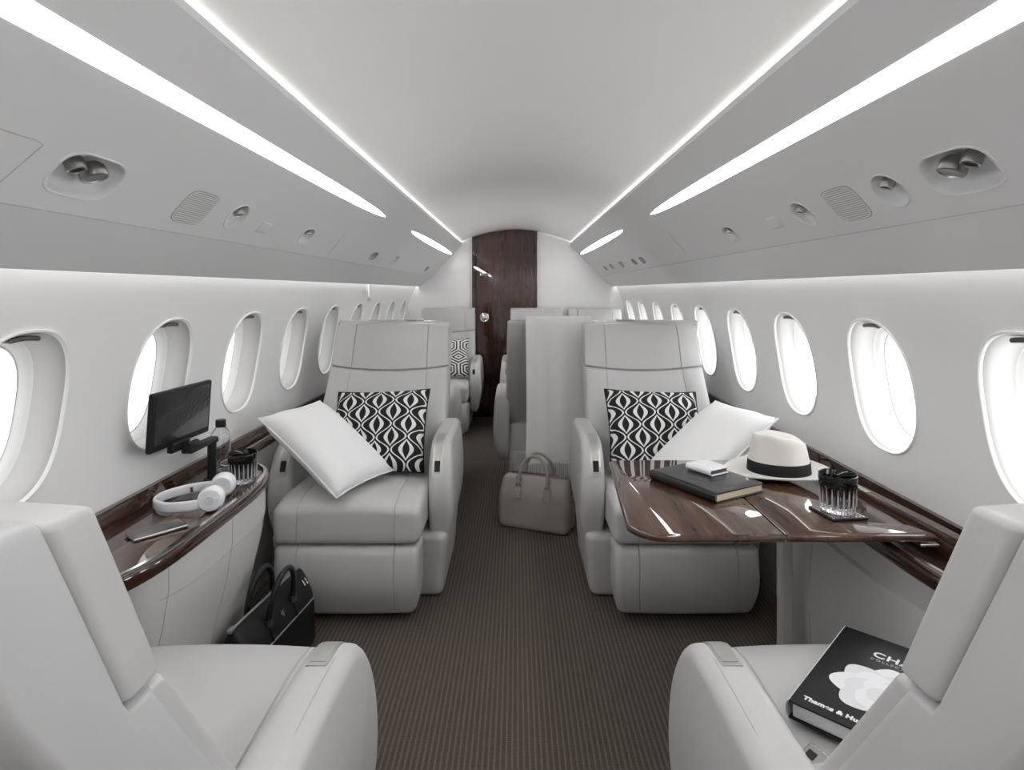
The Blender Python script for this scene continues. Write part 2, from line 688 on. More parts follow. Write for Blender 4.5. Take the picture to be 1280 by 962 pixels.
WIN_A, WIN_B, WIN_Z, WIN_E = 0.158, 0.200, 0.98, 2.45
PITCH = 0.565
win_no = 0
for side, sgn, ybase in (('left', -1, 1.908), ('right', 1, 1.857)):
    centres = [ybase + PITCH * k for k in range(-9, 8)]
    mb = MB()
    ZB, ZT = 0.55, 1.37
    cols = []
    for yc in centres:
        ya, yb = yc - PITCH / 2, yc + PITCH / 2
        per = []
        NB, NS = 18, 24
        for i in range(NB):
            per.append((ya + (yb - ya) * i / NB, ZB))
        for i in range(NS):
            per.append((yb, ZB + (ZT - ZB) * i / NS))
        for i in range(NB):
            per.append((yb - (yb - ya) * i / NB, ZT))
        for i in range(NS):
            per.append((ya, ZT - (ZT - ZB) * i / NS))
        rings = []
        hole = []
        for (y, z) in per:
            th = math.atan2((z - WIN_Z) / WIN_B, (y - yc) / WIN_A)
            c, s = math.cos(th), math.sin(th)
            k = (abs(c) ** WIN_E + abs(s) ** WIN_E) ** (-1 / WIN_E)
            hole.append((yc + WIN_A * k * c, WIN_Z + WIN_B * k * s))
        for t in (0, 0.06, 0.16, 0.35, 0.65, 1.0):
            rings.append([(sgn * wx(h[1] + (p[1] - h[1]) * t), h[0] + (p[0] - h[0]) * t, h[1] + (p[1] - h[1]) * t) for h, p in zip(hole, per)])
        mb.rings(rings)
        # the window itself
        win_no += 1
        w = struct(empty('window_%d' % win_no, (sgn * wx(WIN_Z), yc, WIN_Z)))
        ox = wx(WIN_Z)

        def ringat(scale, dep, n=64, w_=0.0):
            return [(sgn * (wx(WIN_Z + b * scale) - ox + dep), a * scale, b * scale) for a, b in superell(WIN_A, WIN_B, n, WIN_E)]
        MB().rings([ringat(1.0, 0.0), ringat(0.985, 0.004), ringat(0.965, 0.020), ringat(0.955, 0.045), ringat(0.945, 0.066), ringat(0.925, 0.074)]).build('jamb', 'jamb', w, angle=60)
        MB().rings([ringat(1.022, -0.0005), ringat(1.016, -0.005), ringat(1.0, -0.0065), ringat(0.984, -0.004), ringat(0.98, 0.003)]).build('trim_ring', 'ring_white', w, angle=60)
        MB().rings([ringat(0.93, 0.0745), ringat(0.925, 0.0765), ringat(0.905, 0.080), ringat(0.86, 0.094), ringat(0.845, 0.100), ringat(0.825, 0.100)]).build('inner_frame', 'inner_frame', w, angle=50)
        pr = ringat(0.84, 0.1005, 48)
        MB().add(pr + [(sgn * 0.1005, 0, 0)], [(i, (i + 1) % 48, 48) for i in range(48)]).build('pane', 'window_glass', w)
        # shade pull at the head of the recess
        hz = WIN_B * 0.972
        hx = wx(WIN_Z + hz) - ox + 0.034
        s = rbox(0.022, 0.036, 0.006, 0.005, (2, 4, 1))
        s.fn(lambda x, y, z: (sgn * (hx + x), y * (1 - 0.25 * (x / 0.022)), hz - 0.010 + z - (y / 0.036) ** 2 * 0.004))
        hd = s.build('shade_pull', 'dark_metal', w)
        s = rbox(0.008, 0.026, 0.004, 0.003, (1, 3, 1))
        s.fn(lambda x, y, z: (sgn * (hx + 0.006 + x), y, hz - 0.015 + z))
        s.build('pull_grip', 'satin_metal', hd)
    # fill strips at the ends, lower wall, and the hidden run behind the overhead panels
    ya, yb = centres[0] - PITCH / 2, centres[-1] + PITCH / 2
    for (p, q) in ((Y0, ya), (yb, Y1)):
        if q > p + 1e-4:
            zz = [ZB + (ZT - ZB) * i / 24 for i in range(25)]
            mb.rings([[(sgn * wx(z), p, z) for z in zz], [(sgn * wx(z), q, z) for z in zz]], closed=False)
    zz = [0.0 + ZB * i / 10 for i in range(11)]
    mb.rings([[(sgn * wx(z), Y0, z) for z in zz], [(sgn * wx(z), Y1, z) for z in zz]], closed=False)
    top = [(wx(ZT), ZT), (0.95, 1.50), (0.83, 1.66), (0.70, 1.76), (0.66, 1.80)]
    mb.rings([[(sgn * x, Y0, z) for x, z in top], [(sgn * x, Y1, z) for x, z in top]], closed=False)
    struct(mb.build('wall_' + side, 'white_panel', weld=True, angle=50))

# rear partition and the bulkhead behind the camera
struct(MB().box(-1.2, 1.2, Y1, Y1 + 0.05, -0.04, 1.95).build('wall_back', 'white_panel', smooth=False))
struct(MB().box(-1.2, 1.2, Y0 - 0.05, Y0, -0.04, 1.95).build('wall_front', 'white_panel', smooth=False))


# overhead panels ------------------------------------------------
LIP = (0.55, 1.735)
CRE = (0.842, 1.412)
BOT = (0.972, 1.312)
PD = Vector((LIP[0] - CRE[0], 0, LIP[1] - CRE[1]))   # up the slope (right side)
PLEN = PD.length


def on_panel(u, v):
    """photo pixel -> (y, distance up the slope) on the sloped service panel"""
    r = (VY - v) / abs(u - VX)
    x0, z0 = CRE[0], CRE[1] - CAMZ
    dx, dz = LIP[0] - CRE[0], LIP[1] - CRE[1]
    t = (r * x0 - z0) / (dz - r * dx)
    x = x0 + dx * t
    return FPX * x / abs(u - VX), t


def panel_frame(sgn, y, t):
    """matrix: local x along cabin, local y up the slope, local z out of the panel into the cabin"""
    p = Vector((sgn * (CRE[0] + PD.x * t), y, CRE[1] + PD.z * t))
    up = Vector((sgn * PD.x, 0, PD.z)).normalized()
    nrm = Vector((-sgn * PD.z, 0, PD.x)).normalized()
    if nrm.z > 0:
        nrm = -nrm
    ex = up.cross(nrm)
    M = Matrix(((ex.x, up.x, nrm.x, p.x), (ex.y, up.y, nrm.y, p.y), (ex.z, up.z, nrm.z, p.z), (0, 0, 0, 1)))
    return M


UNITS = {
    -1: [('oval', 110, 222, 0), ('grille', 245, 260, 0), ('round', 296, 271, 0), ('sign', 330, 284, 0), ('lamp', 383, 295, 0),
         ('slot', 467, 320, 0), ('lamp', 494, 325, 1), ('slot', 533, 336, 1)],
    1: [('oval', 1198, 215, 0), ('round', 1112, 238, 0), ('grille', 1057, 255, 0), ('round', 1004, 268, 1), ('sign', 968, 278, 0), ('lamp', 914, 293, 0),
        ('slot', 803, 325, 0), ('slot', 793, 327, 0), ('slot', 777, 330, 0), ('slot', 765, 333, 0), ('slot', 757, 335, 0)],
}
SIZE = {'oval': (0.082, 0.046, 3.2), 'grille': (0.066, 0.046, 4.5), 'round': (0.046, 0.042, 2.0), 'lamp': (0.052, 0.036, 2.6), 'slot': (0.056, 0.026, 3.2)}


def outline(kind, n=40):
    a, b, e = SIZE[kind]
    pts = superell(a, b, n, e)
    return pts


side_word = {-1: 'above the ledge with the monitor', 1: 'above the wooden table side'}
for sgn in (-1, 1):
    prof = [(0.547, 1.749), LIP, CRE, BOT, (0.985, 1.318), (0.955, 1.43), (0.86, 1.575), (0.69, 1.725), (0.56, 1.725), (0.553, 1.749)]
    mb = MB().rings([[(sgn * x, Y0, z) for x, z in prof], [(sgn * x, Y1 - 0.001, z) for x, z in prof]], cap0=True, cap1=True)
    nm = 'left' if sgn < 0 else 'right'
    root = empty('overhead_panel', (0, 0, 0))
    tag(root, 'long grey sloped overhead service panel %s' % side_word[sgn], 'overhead panel')
    body = mb.build('panel_body', 'bin_panel', root, smooth=False)
    # recess the units into the panel
    cutters = []
    for kind, u, v, k in UNITS[sgn]:
        if kind in ('sign', 'grille'):
            continue
        y, t = on_panel(u, v)
        M = panel_frame(sgn, y, t)
        o2 = outline(kind)
        c = MB().rings([[(x * 0.99, yy * 0.99, -0.036) for x, yy in o2], [(x * 0.99, yy * 0.99, 0.02) for x, yy in o2]], cap0=True, cap1=True).xf(M)
        cutters.append(c.build('cutter', 'seam', smooth=False))
    for c in cutters:
        md = body.modifiers.new('cut', 'BOOLEAN')
        md.object = c
        md.operation = 'DIFFERENCE'
        md.solver = 'EXACT'
    bpy.context.view_layer.update()
    dg = bpy.context.evaluated_depsgraph_get()
    me2 = bpy.data.meshes.new_from_object(body.evaluated_get(dg))
    body.modifiers.clear()
    body.data = me2
    for c in cutters:
        bpy.data.objects.remove(c, do_unlink=True)

    # lit lenses: one long tapering strip and one short one near the partition
    def lens(y_a, y_b, tip_a, tip_b, name):
        ta, tb = 0.640, 0.728
        tm = (ta + tb) / 2
        n = 60
        rows = []
        for i in range(n + 1):
            y = y_a + (y_b - y_a) * i / n
            hw = (tb - ta) / 2
            if tip_a:
                q = min(1, (y - y_a) / tip_a)
                hw *= math.sqrt(max(0.0, 1 - (1 - q) ** 2)) + 0.002
            if tip_b:
                q = min(1, (y_b - y) / tip_b)
                hw *= math.sqrt(max(0.0, 1 - (1 - q) ** 2)) + 0.002
            row = []
            for t, d in ((tm - hw, -0.004), (tm - hw, 0.0004), (tm + hw, 0.0004), (tm + hw, -0.004)):
                M = panel_frame(sgn, y, t)
                row.append(tuple(M @ Vector((0, 0, d))))
            rows.append(row)
        MB().rings(rows, cap0=True, cap1=True).build(name, 'strip_light', root, smooth=False)
    if sgn < 0:
        lens(Y0 + 0.05, 2.99, 0, 0.9, 'light_lens')
        lens(3.74, 6.05, 1.1, 1.1, 'light_lens')
    else:
        lens(Y0 + 0.05, 2.90, 0, 0.9, 'light_lens')
        lens(3.66, 6.02, 1.1, 1.1, 'light_lens')
    # cove lamp lying on top of the lip and a wash lamp hidden behind the lower edge
    MB().box(min(sgn * 0.60, sgn * 0.63), max(sgn * 0.60, sgn * 0.63), Y0 + 0.02, Y1 - 0.02, 1.7255, 1.729).build('cove_lamp', 'cove_light', root, smooth=False)
    MB().box(min(sgn * 0.986, sgn * 0.998), max(sgn * 0.986, sgn * 0.998), Y0 + 0.02, Y1 - 0.02, 1.338, 1.341).build('wash_lamp', 'wash_light', root, smooth=False)

    # fine joints in the panel
    def joint(a, b, w=0.0022):
        M1 = panel_frame(sgn, a[0], a[1])
        M2 = panel_frame(sgn, b[0], b[1])
        p = M1 @ Vector((0, 0, 0.0003))
        q = M2 @ Vector((0, 0, 0.0003))
        MB().tube([p, q], w / 2, 6).build('panel_joint', 'joint', root)
    joint((Y0 + 0.02, 0.004), (Y1 - 0.01, 0.004), 0.0022)
    if sgn < 0:
        ya, ta = on_panel(54, 181)
        joint((Y0 + 0.1, ta + 0.06), (ya - 0.02, ta + 0.01))
        joint((ya, ta), (ya - 0.02, ta - 0.30 + 0.05))
        joint((ya - 0.02, ta + 0.01), (ya, ta))
        y2, t2 = on_panel(420, 306)
        joint((y2, t2 - 0.12), (y2, t2 + 0.15), 0.0015)
    else:
        y2, t2 = on_panel(850, 307)
        joint((y2, t2 - 0.10), (y2, t2 + 0.2), 0.0015)
        y2, t2 = on_panel(1130, 246)

    # units -------------------------------------------------
    slot_n = 0
    for kind, u, v, k in UNITS[sgn]:
        y, t = on_panel(u, v)
        M = panel_frame(sgn, y, t)
        name = {'oval': 'air_vent_unit', 'grille': 'speaker_grille', 'round': 'reading_light', 'lamp': 'reading_light', 'slot': 'control_recess', 'sign': 'sign_plate'}[kind]
        r = empty(name)
        r.matrix_world = M
        if kind == 'sign':
            rbox(0.034, 0.019, 0.004, 0.003, (2, 2, 1)).build('plate', 'bin_panel', r)
            MB().box(-0.036, 0.036, -0.0215, -0.0195, 0.0, 0.0014).build('plate_edge', 'joint', r, smooth=False)
            MB().box(-sgn * 0.036 - 0.001, -sgn * 0.036 + 0.001, -0.0205, 0.0195, 0.0, 0.0014).build('plate_edge', 'joint', r, smooth=False)
            tag(r, 'small blank rectangular sign plate beside a round light %s' % side_word[sgn], 'sign plate')
            continue
        o2 = outline(kind)
        if kind == 'grille':
            MB().rings([[(x * 1.03, q * 1.03, 0.0) for x, q in o2], [(x * 1.03, q * 1.03, 0.0015) for x, q in o2], [(x * 0.97, q * 0.97, 0.0015) for x, q in o2]]).build('grille_frame', 'bin_panel', r)
            MB().rings([[(x * 1.06, q * 1.07, 0.0) for x, q in o2], [(x * 1.06, q * 1.07, 0.0006) for x, q in o2], [(x * 1.03, q * 1.03, 0.0006) for x, q in o2]]).build('shadow_gap', 'seam', r)
            MB().rings([[(x * 0.98, q * 0.98, 0.0002) for x, q in o2], [(x * 0.97, q * 0.97, 0.001) for x, q in o2]], cap1=True).build('grille_mesh', 'grille_mesh', r)
            a, b, e = SIZE['grille']
            for i in range(15):
                yy = -b * 0.87 + 2 * b * 0.87 * i / 14
                half = a * 0.95 * (1 - abs(yy / b) ** e) ** (1 / e)
                MB().box(-half, half, yy - 0.0014, yy + 0.0014, 0.0006, 0.0020).build('slat', 'bin_panel', r, smooth=False)
            tag(r, 'ribbed grey speaker grille with rounded corners %s' % side_word[sgn], 'speaker grille')
            continue
        dep = {'oval': 0.033, 'round': 0.026, 'lamp': 0.024, 'slot': 0.014}[kind]
        rr = []
        for s, d in ((1.07, 0.0), (1.06, 0.0018), (1.0, 0.0022), (0.965, 0.0), (0.93, -dep * 0.45), (0.84, -dep * 0.85), (0.6, -dep), (0.02, -dep)):
            rr.append([(x * s, q * s, d) for x, q in o2])
        MB().rings(rr, cap1=True).build('dish', 'grey_plate' if kind == 'slot' else 'bin_panel', r, angle=60)

        def nozzle(cx, cy, rad, tilt, m1, m2, nm, lift=0.2):
            mb2 = MB().lathe([(rad * 0.72, -0.02), (rad * 0.98, -0.012), (rad, 0.0), (rad * 0.96, 0.008), (rad * 0.80, 0.0095), (rad * 0.76, 0.006)], 28, cap1=False)
            R = Matrix.Translation((cx, cy, -dep * lift)) @ Euler(tilt).to_matrix().to_4x4()
            mb2.xf(R)
            p = mb2.build(nm, m1, r)
            fc = MB().lathe([(rad * 0.77, 0.006), (rad * 0.5, 0.0045), (0.0005, 0.004)], 24, cap0=False).xf(R)
            fc.build('lens' if nm == 'lamp_head' else 'outlet', m2, p)
        if kind == 'oval':
            nozzle(-0.016 * sgn, 0.006, 0.024, (0.45, 0.0, 0), 'gun_metal', 'grey_plate', 'air_nozzle')
            nozzle(0.036 * sgn, 0.012, 0.0165, (0.45, 0.0, 0), 'gun_metal', 'dark_recess', 'air_nozzle')
            tag(r, 'large oval recess with two metal air nozzles %s' % side_word[sgn], 'air vent')
        elif kind == 'round':
            nozzle(0.0, 0.012, 0.0135, (0.5, 0, 0), 'satin_metal', 'dark_recess', 'lamp_head')
            lab = 'round recessed reading light beside the speaker grille %s' % side_word[sgn]
            if sgn > 0:
                lab = 'round recessed light between oval air vent and speaker grille' if k == 0 else 'round recessed light between speaker grille and blank sign plate above wooden table'
            tag(r, lab, 'reading light')
        elif kind == 'lamp':
            nozzle(0.0, 0.008, 0.0150, (0.4, 0, 0), 'chrome', 'dark_recess', 'lamp_head')
            lab = 'small oval reading light past the blank sign plate %s' % side_word[sgn]
            if k:
                lab = 'small oval reading light between two control recesses near the short light strip'
            tag(r, lab, 'reading light')
        else:
            rbox(0.013, 0.009, 0.003, 0.002, (2, 2, 1)).xf(Matrix.Translation((0, 0, -dep + 0.002))).build('button', 'dark_recess', r)
            if sgn < 0:
                tag(r, 'small dark control recess %s, %s' % (side_word[sgn], 'before the far reading light' if k == 0 else 'closest to the rear partition'), 'control recess')
            else:
                slot_n += 1
                tag(r, 'small dark control recess above the table side, %s of five counted from the rear partition' % ('fifth', 'fourth', 'third', 'second', 'first')[slot_n - 1], 'control recess', 'row of small control recesses')

# rear door -------------------------------------------------------
d = struct(empty('door_1', (-0.115, Y1, 0)))
hw = 0.325


def arch(x):
    X = x - 0.115
    return 1.882 - 0.40 * X * X


def door_piece(x0, x1, z0, y0, y1, name, m, parent, n=16, top=0.0):
    xs = [x0 + (x1 - x0) * i / n for i in range(n + 1)]
    ring = [(x, arch(x) - top) for x in xs] + [(x, z0) for x in reversed(xs)]
    return MB().rings([[(x, y0, z) for x, z in ring], [(x, y1, z) for x, z in ring]], cap0=True, cap1=True).build(name, m, parent, smooth=False)


door_piece(-hw + 0.04, hw - 0.025, 0.0, -0.020, 0.0, 'door_panel', 'wood_dark', d)
door_piece(-hw, -hw + 0.030, 0.0, -0.034, 0.0, 'door_frame', 'wood_dark', d, 4)
door_piece(-hw + 0.032, -hw + 0.0385, 0.0, -0.028, 0.0, 'door_frame', 'wood_dark', d, 4)
door_piece(hw - 0.012, hw, 0.0, -0.034, 0.0, 'door_frame', 'wood_dark', d, 4)
door_piece(hw - 0.0235, hw - 0.014, 0.0, -0.028, 0.0, 'door_frame', 'wood_dark', d, 4)
kb = MB().lathe([(0.047, 0), (0.047, -0.006), (0.040, -0.010), (0.031, -0.008), (0.030, -0.016), (0.020, -0.020), (0.0005, -0.021)], 32, (-0.203, -0.020, 1.0), axis=1)
kb.build('door_knob', 'chrome', d)
rbox(0.045, 0.004, 0.014, 0.0035, (3, 1, 2)).xf(Matrix.Translation((-0.203, -0.022, 1.43))).build('slot_plate', 'chrome', d)
rbox(0.034, 0.002, 0.005, 0.0015, (3, 1, 2)).xf(Matrix.Translation((-0.203, -0.026, 1.43))).build('slot', 'dark_recess', d)

# ------------------------------------------------------------------ seats
ARM = smooth_closed([(0.40, 0.640), (0.55, 0.645), (0.72, 0.640), (0.76, 0.56), (0.74, 0.36), (0.66, 0.20), (0.46, 0.165),
                     (0.33, 0.165), (0.265, 0.20), (0.225, 0.30), (0.205, 0.40), (0.215, 0.50), (0.255, 0.585), (0.315, 0.628)], 4)
ARM_TOP = smooth_open([(0.208, 0.47), (0.225, 0.53), (0.255, 0.585), (0.315, 0.628), (0.40, 0.640), (0.45, 0.643)], 6)


def make_seat(loc, rz, label, k=0.636, sx=1.0, arms=(-1, 1), aisle=1, group=None, latch=True, buckle=None):
    """seat origin: floor below the front of the leg rest; local +y points to the backrest.
    aisle = local x side of the aisle"""
    root = empty('cabin_seat', loc, (0, 0, rz))
    tag(root, label, 'seat', group)
    al = math.atan(k)
    sa, ca = math.sin(al), math.cos(al)
    zs = 0.42
    ys = 0.655 - (0.64 - zs) * k
    cw = 0.275 * sx        # half width of the cushion
    sm = 0.185 * sx        # sewn seams

    # pedestal
    pd = rbox(0.33, 0.25, 0.135, 0.03, (3, 3, 3))
    pd.fn(lambda x, y, z: (x * (1.03 + 0.25 * z) * (1.04 if sx == 1 else 0.72), y + 0.45 - (z - 0.135) * 0.10, z + 0.136))
    pd.build('pedestal', 'leather', root)
    # leg rest
    lg = rbox(cw, 0.075, 0.137, 0.028, (6, 3, 6), cuts=(-sm, sm))
    def f_leg(x, y, z):
        zz = (0.137 - z) / 0.274          # 0 top, 1 bottom
        low = max(0, zz - 0.45) / 0.55
        fr = (0.075 - y) / 0.15
        return (x * (1 - 0.075 * low ** 2.2), y + 0.085 - fr * 0.018 * math.sin(PI * min(1, zz * 1.15)) + 0.035 * low ** 2 * fr - fr * 0.008 * (1 - (x / cw) ** 2), z + 0.162)
    lg.fn(f_leg).build('leg_rest', 'leather', root)
    # cushion
    cu = rbox(cw + 0.006, 0.30, 0.083, 0.032, (8, 8, 3), cuts=(-sm, sm))
    def f_cu(x, y, z):
        v = (y + 0.30) / 0.60
        topw = (z + 0.083) / 0.166
        drop = 0.030 * max(0, 1 - v / 0.28) ** 2 * topw
        return (x, y + 0.305, z + 0.388 + topw * (0.014 * (1 - (x / cw) ** 2) - 0.018 * v) - drop)
    cu.fn(f_cu).build('seat_cushion', 'leather', root)

    def lean(x, v, s):
        z = zs + s * ca
        y = 0.648 + (min(z, 0.885) - 0.64) * k * 1.10 + max(0.0, z - 0.885) * k * 0.72
        return (x, y + v / ca, z)
    Lb = (0.885 - zs) / ca
    Lh = (1.096 - zs) / ca
    HW = 0.306 * sx            # half width of the back

    def wid(s2):
        return 1.025 - 0.065 * (s2 / Lh)
    # shell: side wings and back in one shape, notched at the top for the headrest
    pr = [(0.002, -0.02), (0.002, 0.10), (0.002, 0.25), (0.002, Lb - 0.05), (0.002, Lb - 0.004), (0.032, Lb - 0.003), (0.033, Lb + 0.01), (0.033, Lh - 0.05), (0.033, Lh - 0.006),
          (0.038, Lh), (0.09, Lh + 0.002), (0.118, Lh - 0.004), (0.134, Lh - 0.020), (0.141, Lh - 0.05), (0.143, Lh - 0.15), (0.143, 0.30), (0.138, 0.10), (0.115, -0.06), (0.085, -0.15), (0.05, -0.16), (0.03, -0.12)]
    sh = slab(pr, -HW, HW, 0.014, 0, 4)

    def f_sh(x, v, s2):
        a = abs(x) / HW
        back = max(0.0, (v - 0.06) / 0.085)
        return lean(x * wid(s2), v - back * 0.028 * a ** 3, s2)
    shell = sh.fn(f_sh).build('back_shell', 'leather_shell', root, angle=35)
    for e in (-1, 1):
        path = [lean(e * 0.222 * sx * wid(t), 0.1425 - 0.011, t) for t in (0.02, 0.2, 0.4, 0.6, Lh - 0.06)]
        MB().tube(path, 0.0022, 6).build('shell_piping', 'leather', shell)
    # backrest pad
    bt = 0.034
    bk = rbox(HW - 0.003, bt / 2, Lb / 2 - 0.001, 0.012, (8, 3, 8), cuts=(-sm - 0.01, sm + 0.01))

    def f_bk(x, v, s):
        s2 = s + Lb / 2
        v2 = v + bt / 2 - 0.016
        front = 1 - (v + bt / 2) / bt
        a = abs(x) / HW
        wing = max(0, (a - 0.64) / 0.36)
        v2 -= front * (0.010 * math.sin(PI * min(1, wing * 1.1)) + 0.018 * math.exp(-((s2 - 0.17) / 0.13) ** 2) * (1 - a * a))
        if s2 > Lb - 0.1:
            s2 -= 0.026 * (1 - a * a) * (s2 - Lb + 0.1) / 0.1
        return lean(x * wid(s2), v2, s2)
    bk.fn(f_bk).build('backrest', 'leather', root)
    # panel closing the back below the shell
    lb = rbox(HW * 0.94, 0.055, 0.19, 0.025, (4, 2, 3))
    lb.fn(lambda x, y, z: (x, y + 0.640 - z * 0.12, z + 0.245)).build('lower_back_panel', 'leather_shell', root)
    # headrest
    hl = Lh - Lb
    ht = 0.046
    hd = rbox(HW, ht / 2, hl / 2 - 0.0015, 0.010, (8, 3, 5), cuts=(-sm - 0.01, sm + 0.01))

    def f_hd(x, v, s):
        s2 = s + hl / 2
        v2 = v + ht / 2 - 0.013
        front = 1 - (v + ht / 2) / ht
        a = abs(x) / HW
        v2 -= front * 0.014 * math.sin(PI * s2 / hl) * (1 - a * a * a)
        s3 = Lb + s2 + 0.002
        s3 -= 0.026 * (1 - a * a) * max(0, 1 - s2 / 0.1)
        s3 -= 0.012 * a ** 4 * max(0, (s2 - hl + 0.06) / 0.06)
        return lean(x * wid(s3), v2, s3)
    hd.fn(f_hd).build('headrest', 'leather', root)
    # armrests
    for s in arms:
        xc = s * (cw + 0.050)
        hw_ = 0.043
        am = slab(ARM, -hw_, hw_, 0.024, 0, 4)
        def f_am(x, y, z):
            o = s * x / hw_                       # +1 outer face
            bow = 0.016 * math.sin(PI * min(1, max(0, (z - 0.165) / 0.48))) * max(0, o)
            taper = 0.020 * max(0, (0.34 - z) / 0.18) * max(0, o)
            return (xc + x + s * (bow - taper), y, z)
        arm = am.fn(f_am).build('armrest', 'leather', root)
        off = s * -0.006
        def strip(t0, t1, half, lift, nm, m, par):
            n = 14
            rr = []
            for i in range(n + 1):
                t = t0 + (t1 - t0) * i / n
                j = t * (len(ARM_TOP) - 1)
                a = int(min(len(ARM_TOP) - 2, j))
                f = j - a
                p = np.array(ARM_TOP[a]) * (1 - f) + np.array(ARM_TOP[a + 1]) * f
                d = np.array(ARM_TOP[a + 1]) - np.array(ARM_TOP[a])
                d /= np.linalg.norm(d)
                nn = np.array((-d[1], d[0]))
                e = 1.0 if 0 < i < n else 0.86
                q = p + nn * lift
                q0 = p - nn * 0.004
                rr.append([(xc + off - half * e, q0[0], q0[1]), (xc + off - half * e, q[0], q[1]), (xc + off + half * e, q[0], q[1]), (xc + off + half * e, q0[0], q0[1])])
            return MB().rings(rr, cap0=True, cap1=True).build(nm, m, par, angle=30)
        strip(0.12, 0.80, 0.0195, 0.0015, 'control_panel', 'satin_metal', arm)
        strip(0.15, 0.77, 0.015, 0.0025, 'panel_inlay', 'grey_plate', arm)
        strip(0.17, 0.31, 0.0115, 0.0040, 'switch', 'black_plastic', arm)
        # stitched edge along the top
        for e in (s * 0.0185,):
            path = [(xc + e, p[0], p[1] + 0.0005) for p in smooth_open([(0.345, 0.633), (0.42, 0.641), (0.58, 0.644), (0.70, 0.638)], 5)]
            MB().tube(path, 0.0012, 5).build('stitching', 'joint', arm)
    # latch plates on the top of the shell
    if latch:
        for xx, wv in ((0.155 * sx, 0.030), (0.215 * sx, 0.018)):
            lt = rbox(wv, 0.012, 0.005, 0.004, (2, 1, 1))
            p = lean(0, 0.085, Lh - 0.010)
            lt.xf(Matrix.Translation((-aisle * -1 * xx, p[1], p[2] + 0.012))).build('headrest_latch', 'satin_metal', root)
    # belt buckle lying on the aisle edge of the cushion
    if buckle:
        bx = aisle * (cw - 0.090)
        b = empty_part = rbox(0.020, 0.030, 0.006, 0.005, (2, 2, 1))
        M = Matrix.Translation((bx, 0.415, 0.492)) @ Euler((0.15, aisle * 0.5, aisle * 0.35)).to_matrix().to_4x4()
        bo = b.xf(M).build('belt_buckle', 'chrome', root)
        rbox(0.007, 0.009, 0.002, 0.0015, (1, 1, 1)).xf(M @ Matrix.Translation((0, -0.010, 0.0056))).build('buckle_slot', 'dark_recess', bo)
        strap = MB()
        path = smooth_open([(bx - aisle * 0.005, 0.43, 0.497), (bx, 0.48, 0.492), (bx + aisle * 0.012, 0.54, 0.474), (bx + aisle * 0.02, 0.59, 0.45)], 5)
        strap.rings([[(p[0] - 0.021, p[1], p[2] + 0.010), (p[0] + 0.021, p[1], p[2] + 0.002), (p[0] + 0.021, p[1], p[2] - 0.001), (p[0] - 0.021, p[1], p[2] + 0.007)] for p in path], cap0=True, cap1=True)
        strap.build('seat_belt', 'leather', root)
    return root


make_seat((-0.655, 1.42, 0), PI, 'empty grey leather seat with its back to us, beside the black briefcase', aisle=-1)
make_seat((0.683, 1.42, 0), PI, 'grey leather seat holding the black flower book, its back to us', aisle=1, buckle=True)
make_seat((-0.645, 2.29, 0), 0, 'grey leather seat with two pillows behind the black briefcase, next to the bottle ledge', aisle=1)
make_seat((0.650, 2.29, 0), 0, 'grey leather seat with two pillows behind the wooden table', aisle=-1)
make_seat((0.215, 4.525, 0), PI, 'grey leather seat with a fringed throw over its back, behind the beige handbag', sx=0.90, arms=(1,), aisle=1)
make_seat((0.788, 4.525, 0), PI, 'grey leather seat back showing over the pillow seat at the wooden table', sx=0.90, arms=(), aisle=1, k=0.63)
make_seat((-0.750, 4.525, 0), PI, 'grey leather seat back showing over the pillow seat by the bottle ledge', sx=0.94, arms=(-1,), aisle=-1, k=0.63)
make_seat((-0.665, 5.22, 0), 0, 'grey leather seat with a striped pillow, against the partition left of the dark door', k=0.26, sx=0.88, aisle=1)
make_seat((0.205, 5.22, 0), 0, 'grey leather seat in front of the dark door edge, behind the throw seat', k=0.26, sx=0.88, arms=(-1,), aisle=-1, latch=False)
make_seat((0.772, 5.22, 0), 0, 'grey leather seat against the white partition, farthest from the dark door', k=0.26, sx=0.88, arms=(), aisle=-1, latch=False)


# ------------------------------------------------------------------ pillows
def pillow_mesh(name, a, b, t, n=22):
    rings = []
    mb = MB()
    idx = {}
    for side in (1, -1):
        for i in range(n + 1):
            for j in range(n + 1):
                u = -1 + 2 * i / n
                v = -1 + 2 * j / n
                # edges drawn in slightly between the pointed corners
                x = a * u * (1 - 0.055 * (1 - v * v) * abs(u) ** 3)
                y = b * v * (1 - 0.055 * (1 - u * u) * abs(v) ** 3)
                h = t * ((1 - u ** 4) * (1 - v ** 4)) ** 0.55
                h *= 1 + 0.10 * math.sin(3.1 * u + 1.3 * v) + 0.05 * math.sin(6 * v - 2 * u)
                if (i in (0, n) or j in (0, n)) and side == -1:
                    idx[(side, i, j)] = idx[(1, i, j)]
                else:
                    idx[(side, i, j)] = len(mb.v)
                    mb.v.append((x, y, side * h))
        for i in range(n):
            for j in range(n):
                q = (idx[(side, i, j)], idx[(side, i + 1, j)], idx[(side, i + 1, j + 1)], idx[(side, i, j + 1)])
                mb.f.append(q if side > 0 else q[::-1])
    return mb


def frame(c, u, v):
    """matrix with local x along u, local y along v, local z out"""
    u = Vector(u).normalized()
    v = Vector(v)
    v = (v - u * v.dot(u)).normalized()
    w = u.cross(v)
    return Matrix(((u.x, v.x, w.x, c[0]), (u.y, v.y, w.y, c[1]), (u.z, v.z, w.z, c[2]), (0, 0, 0, 1)))


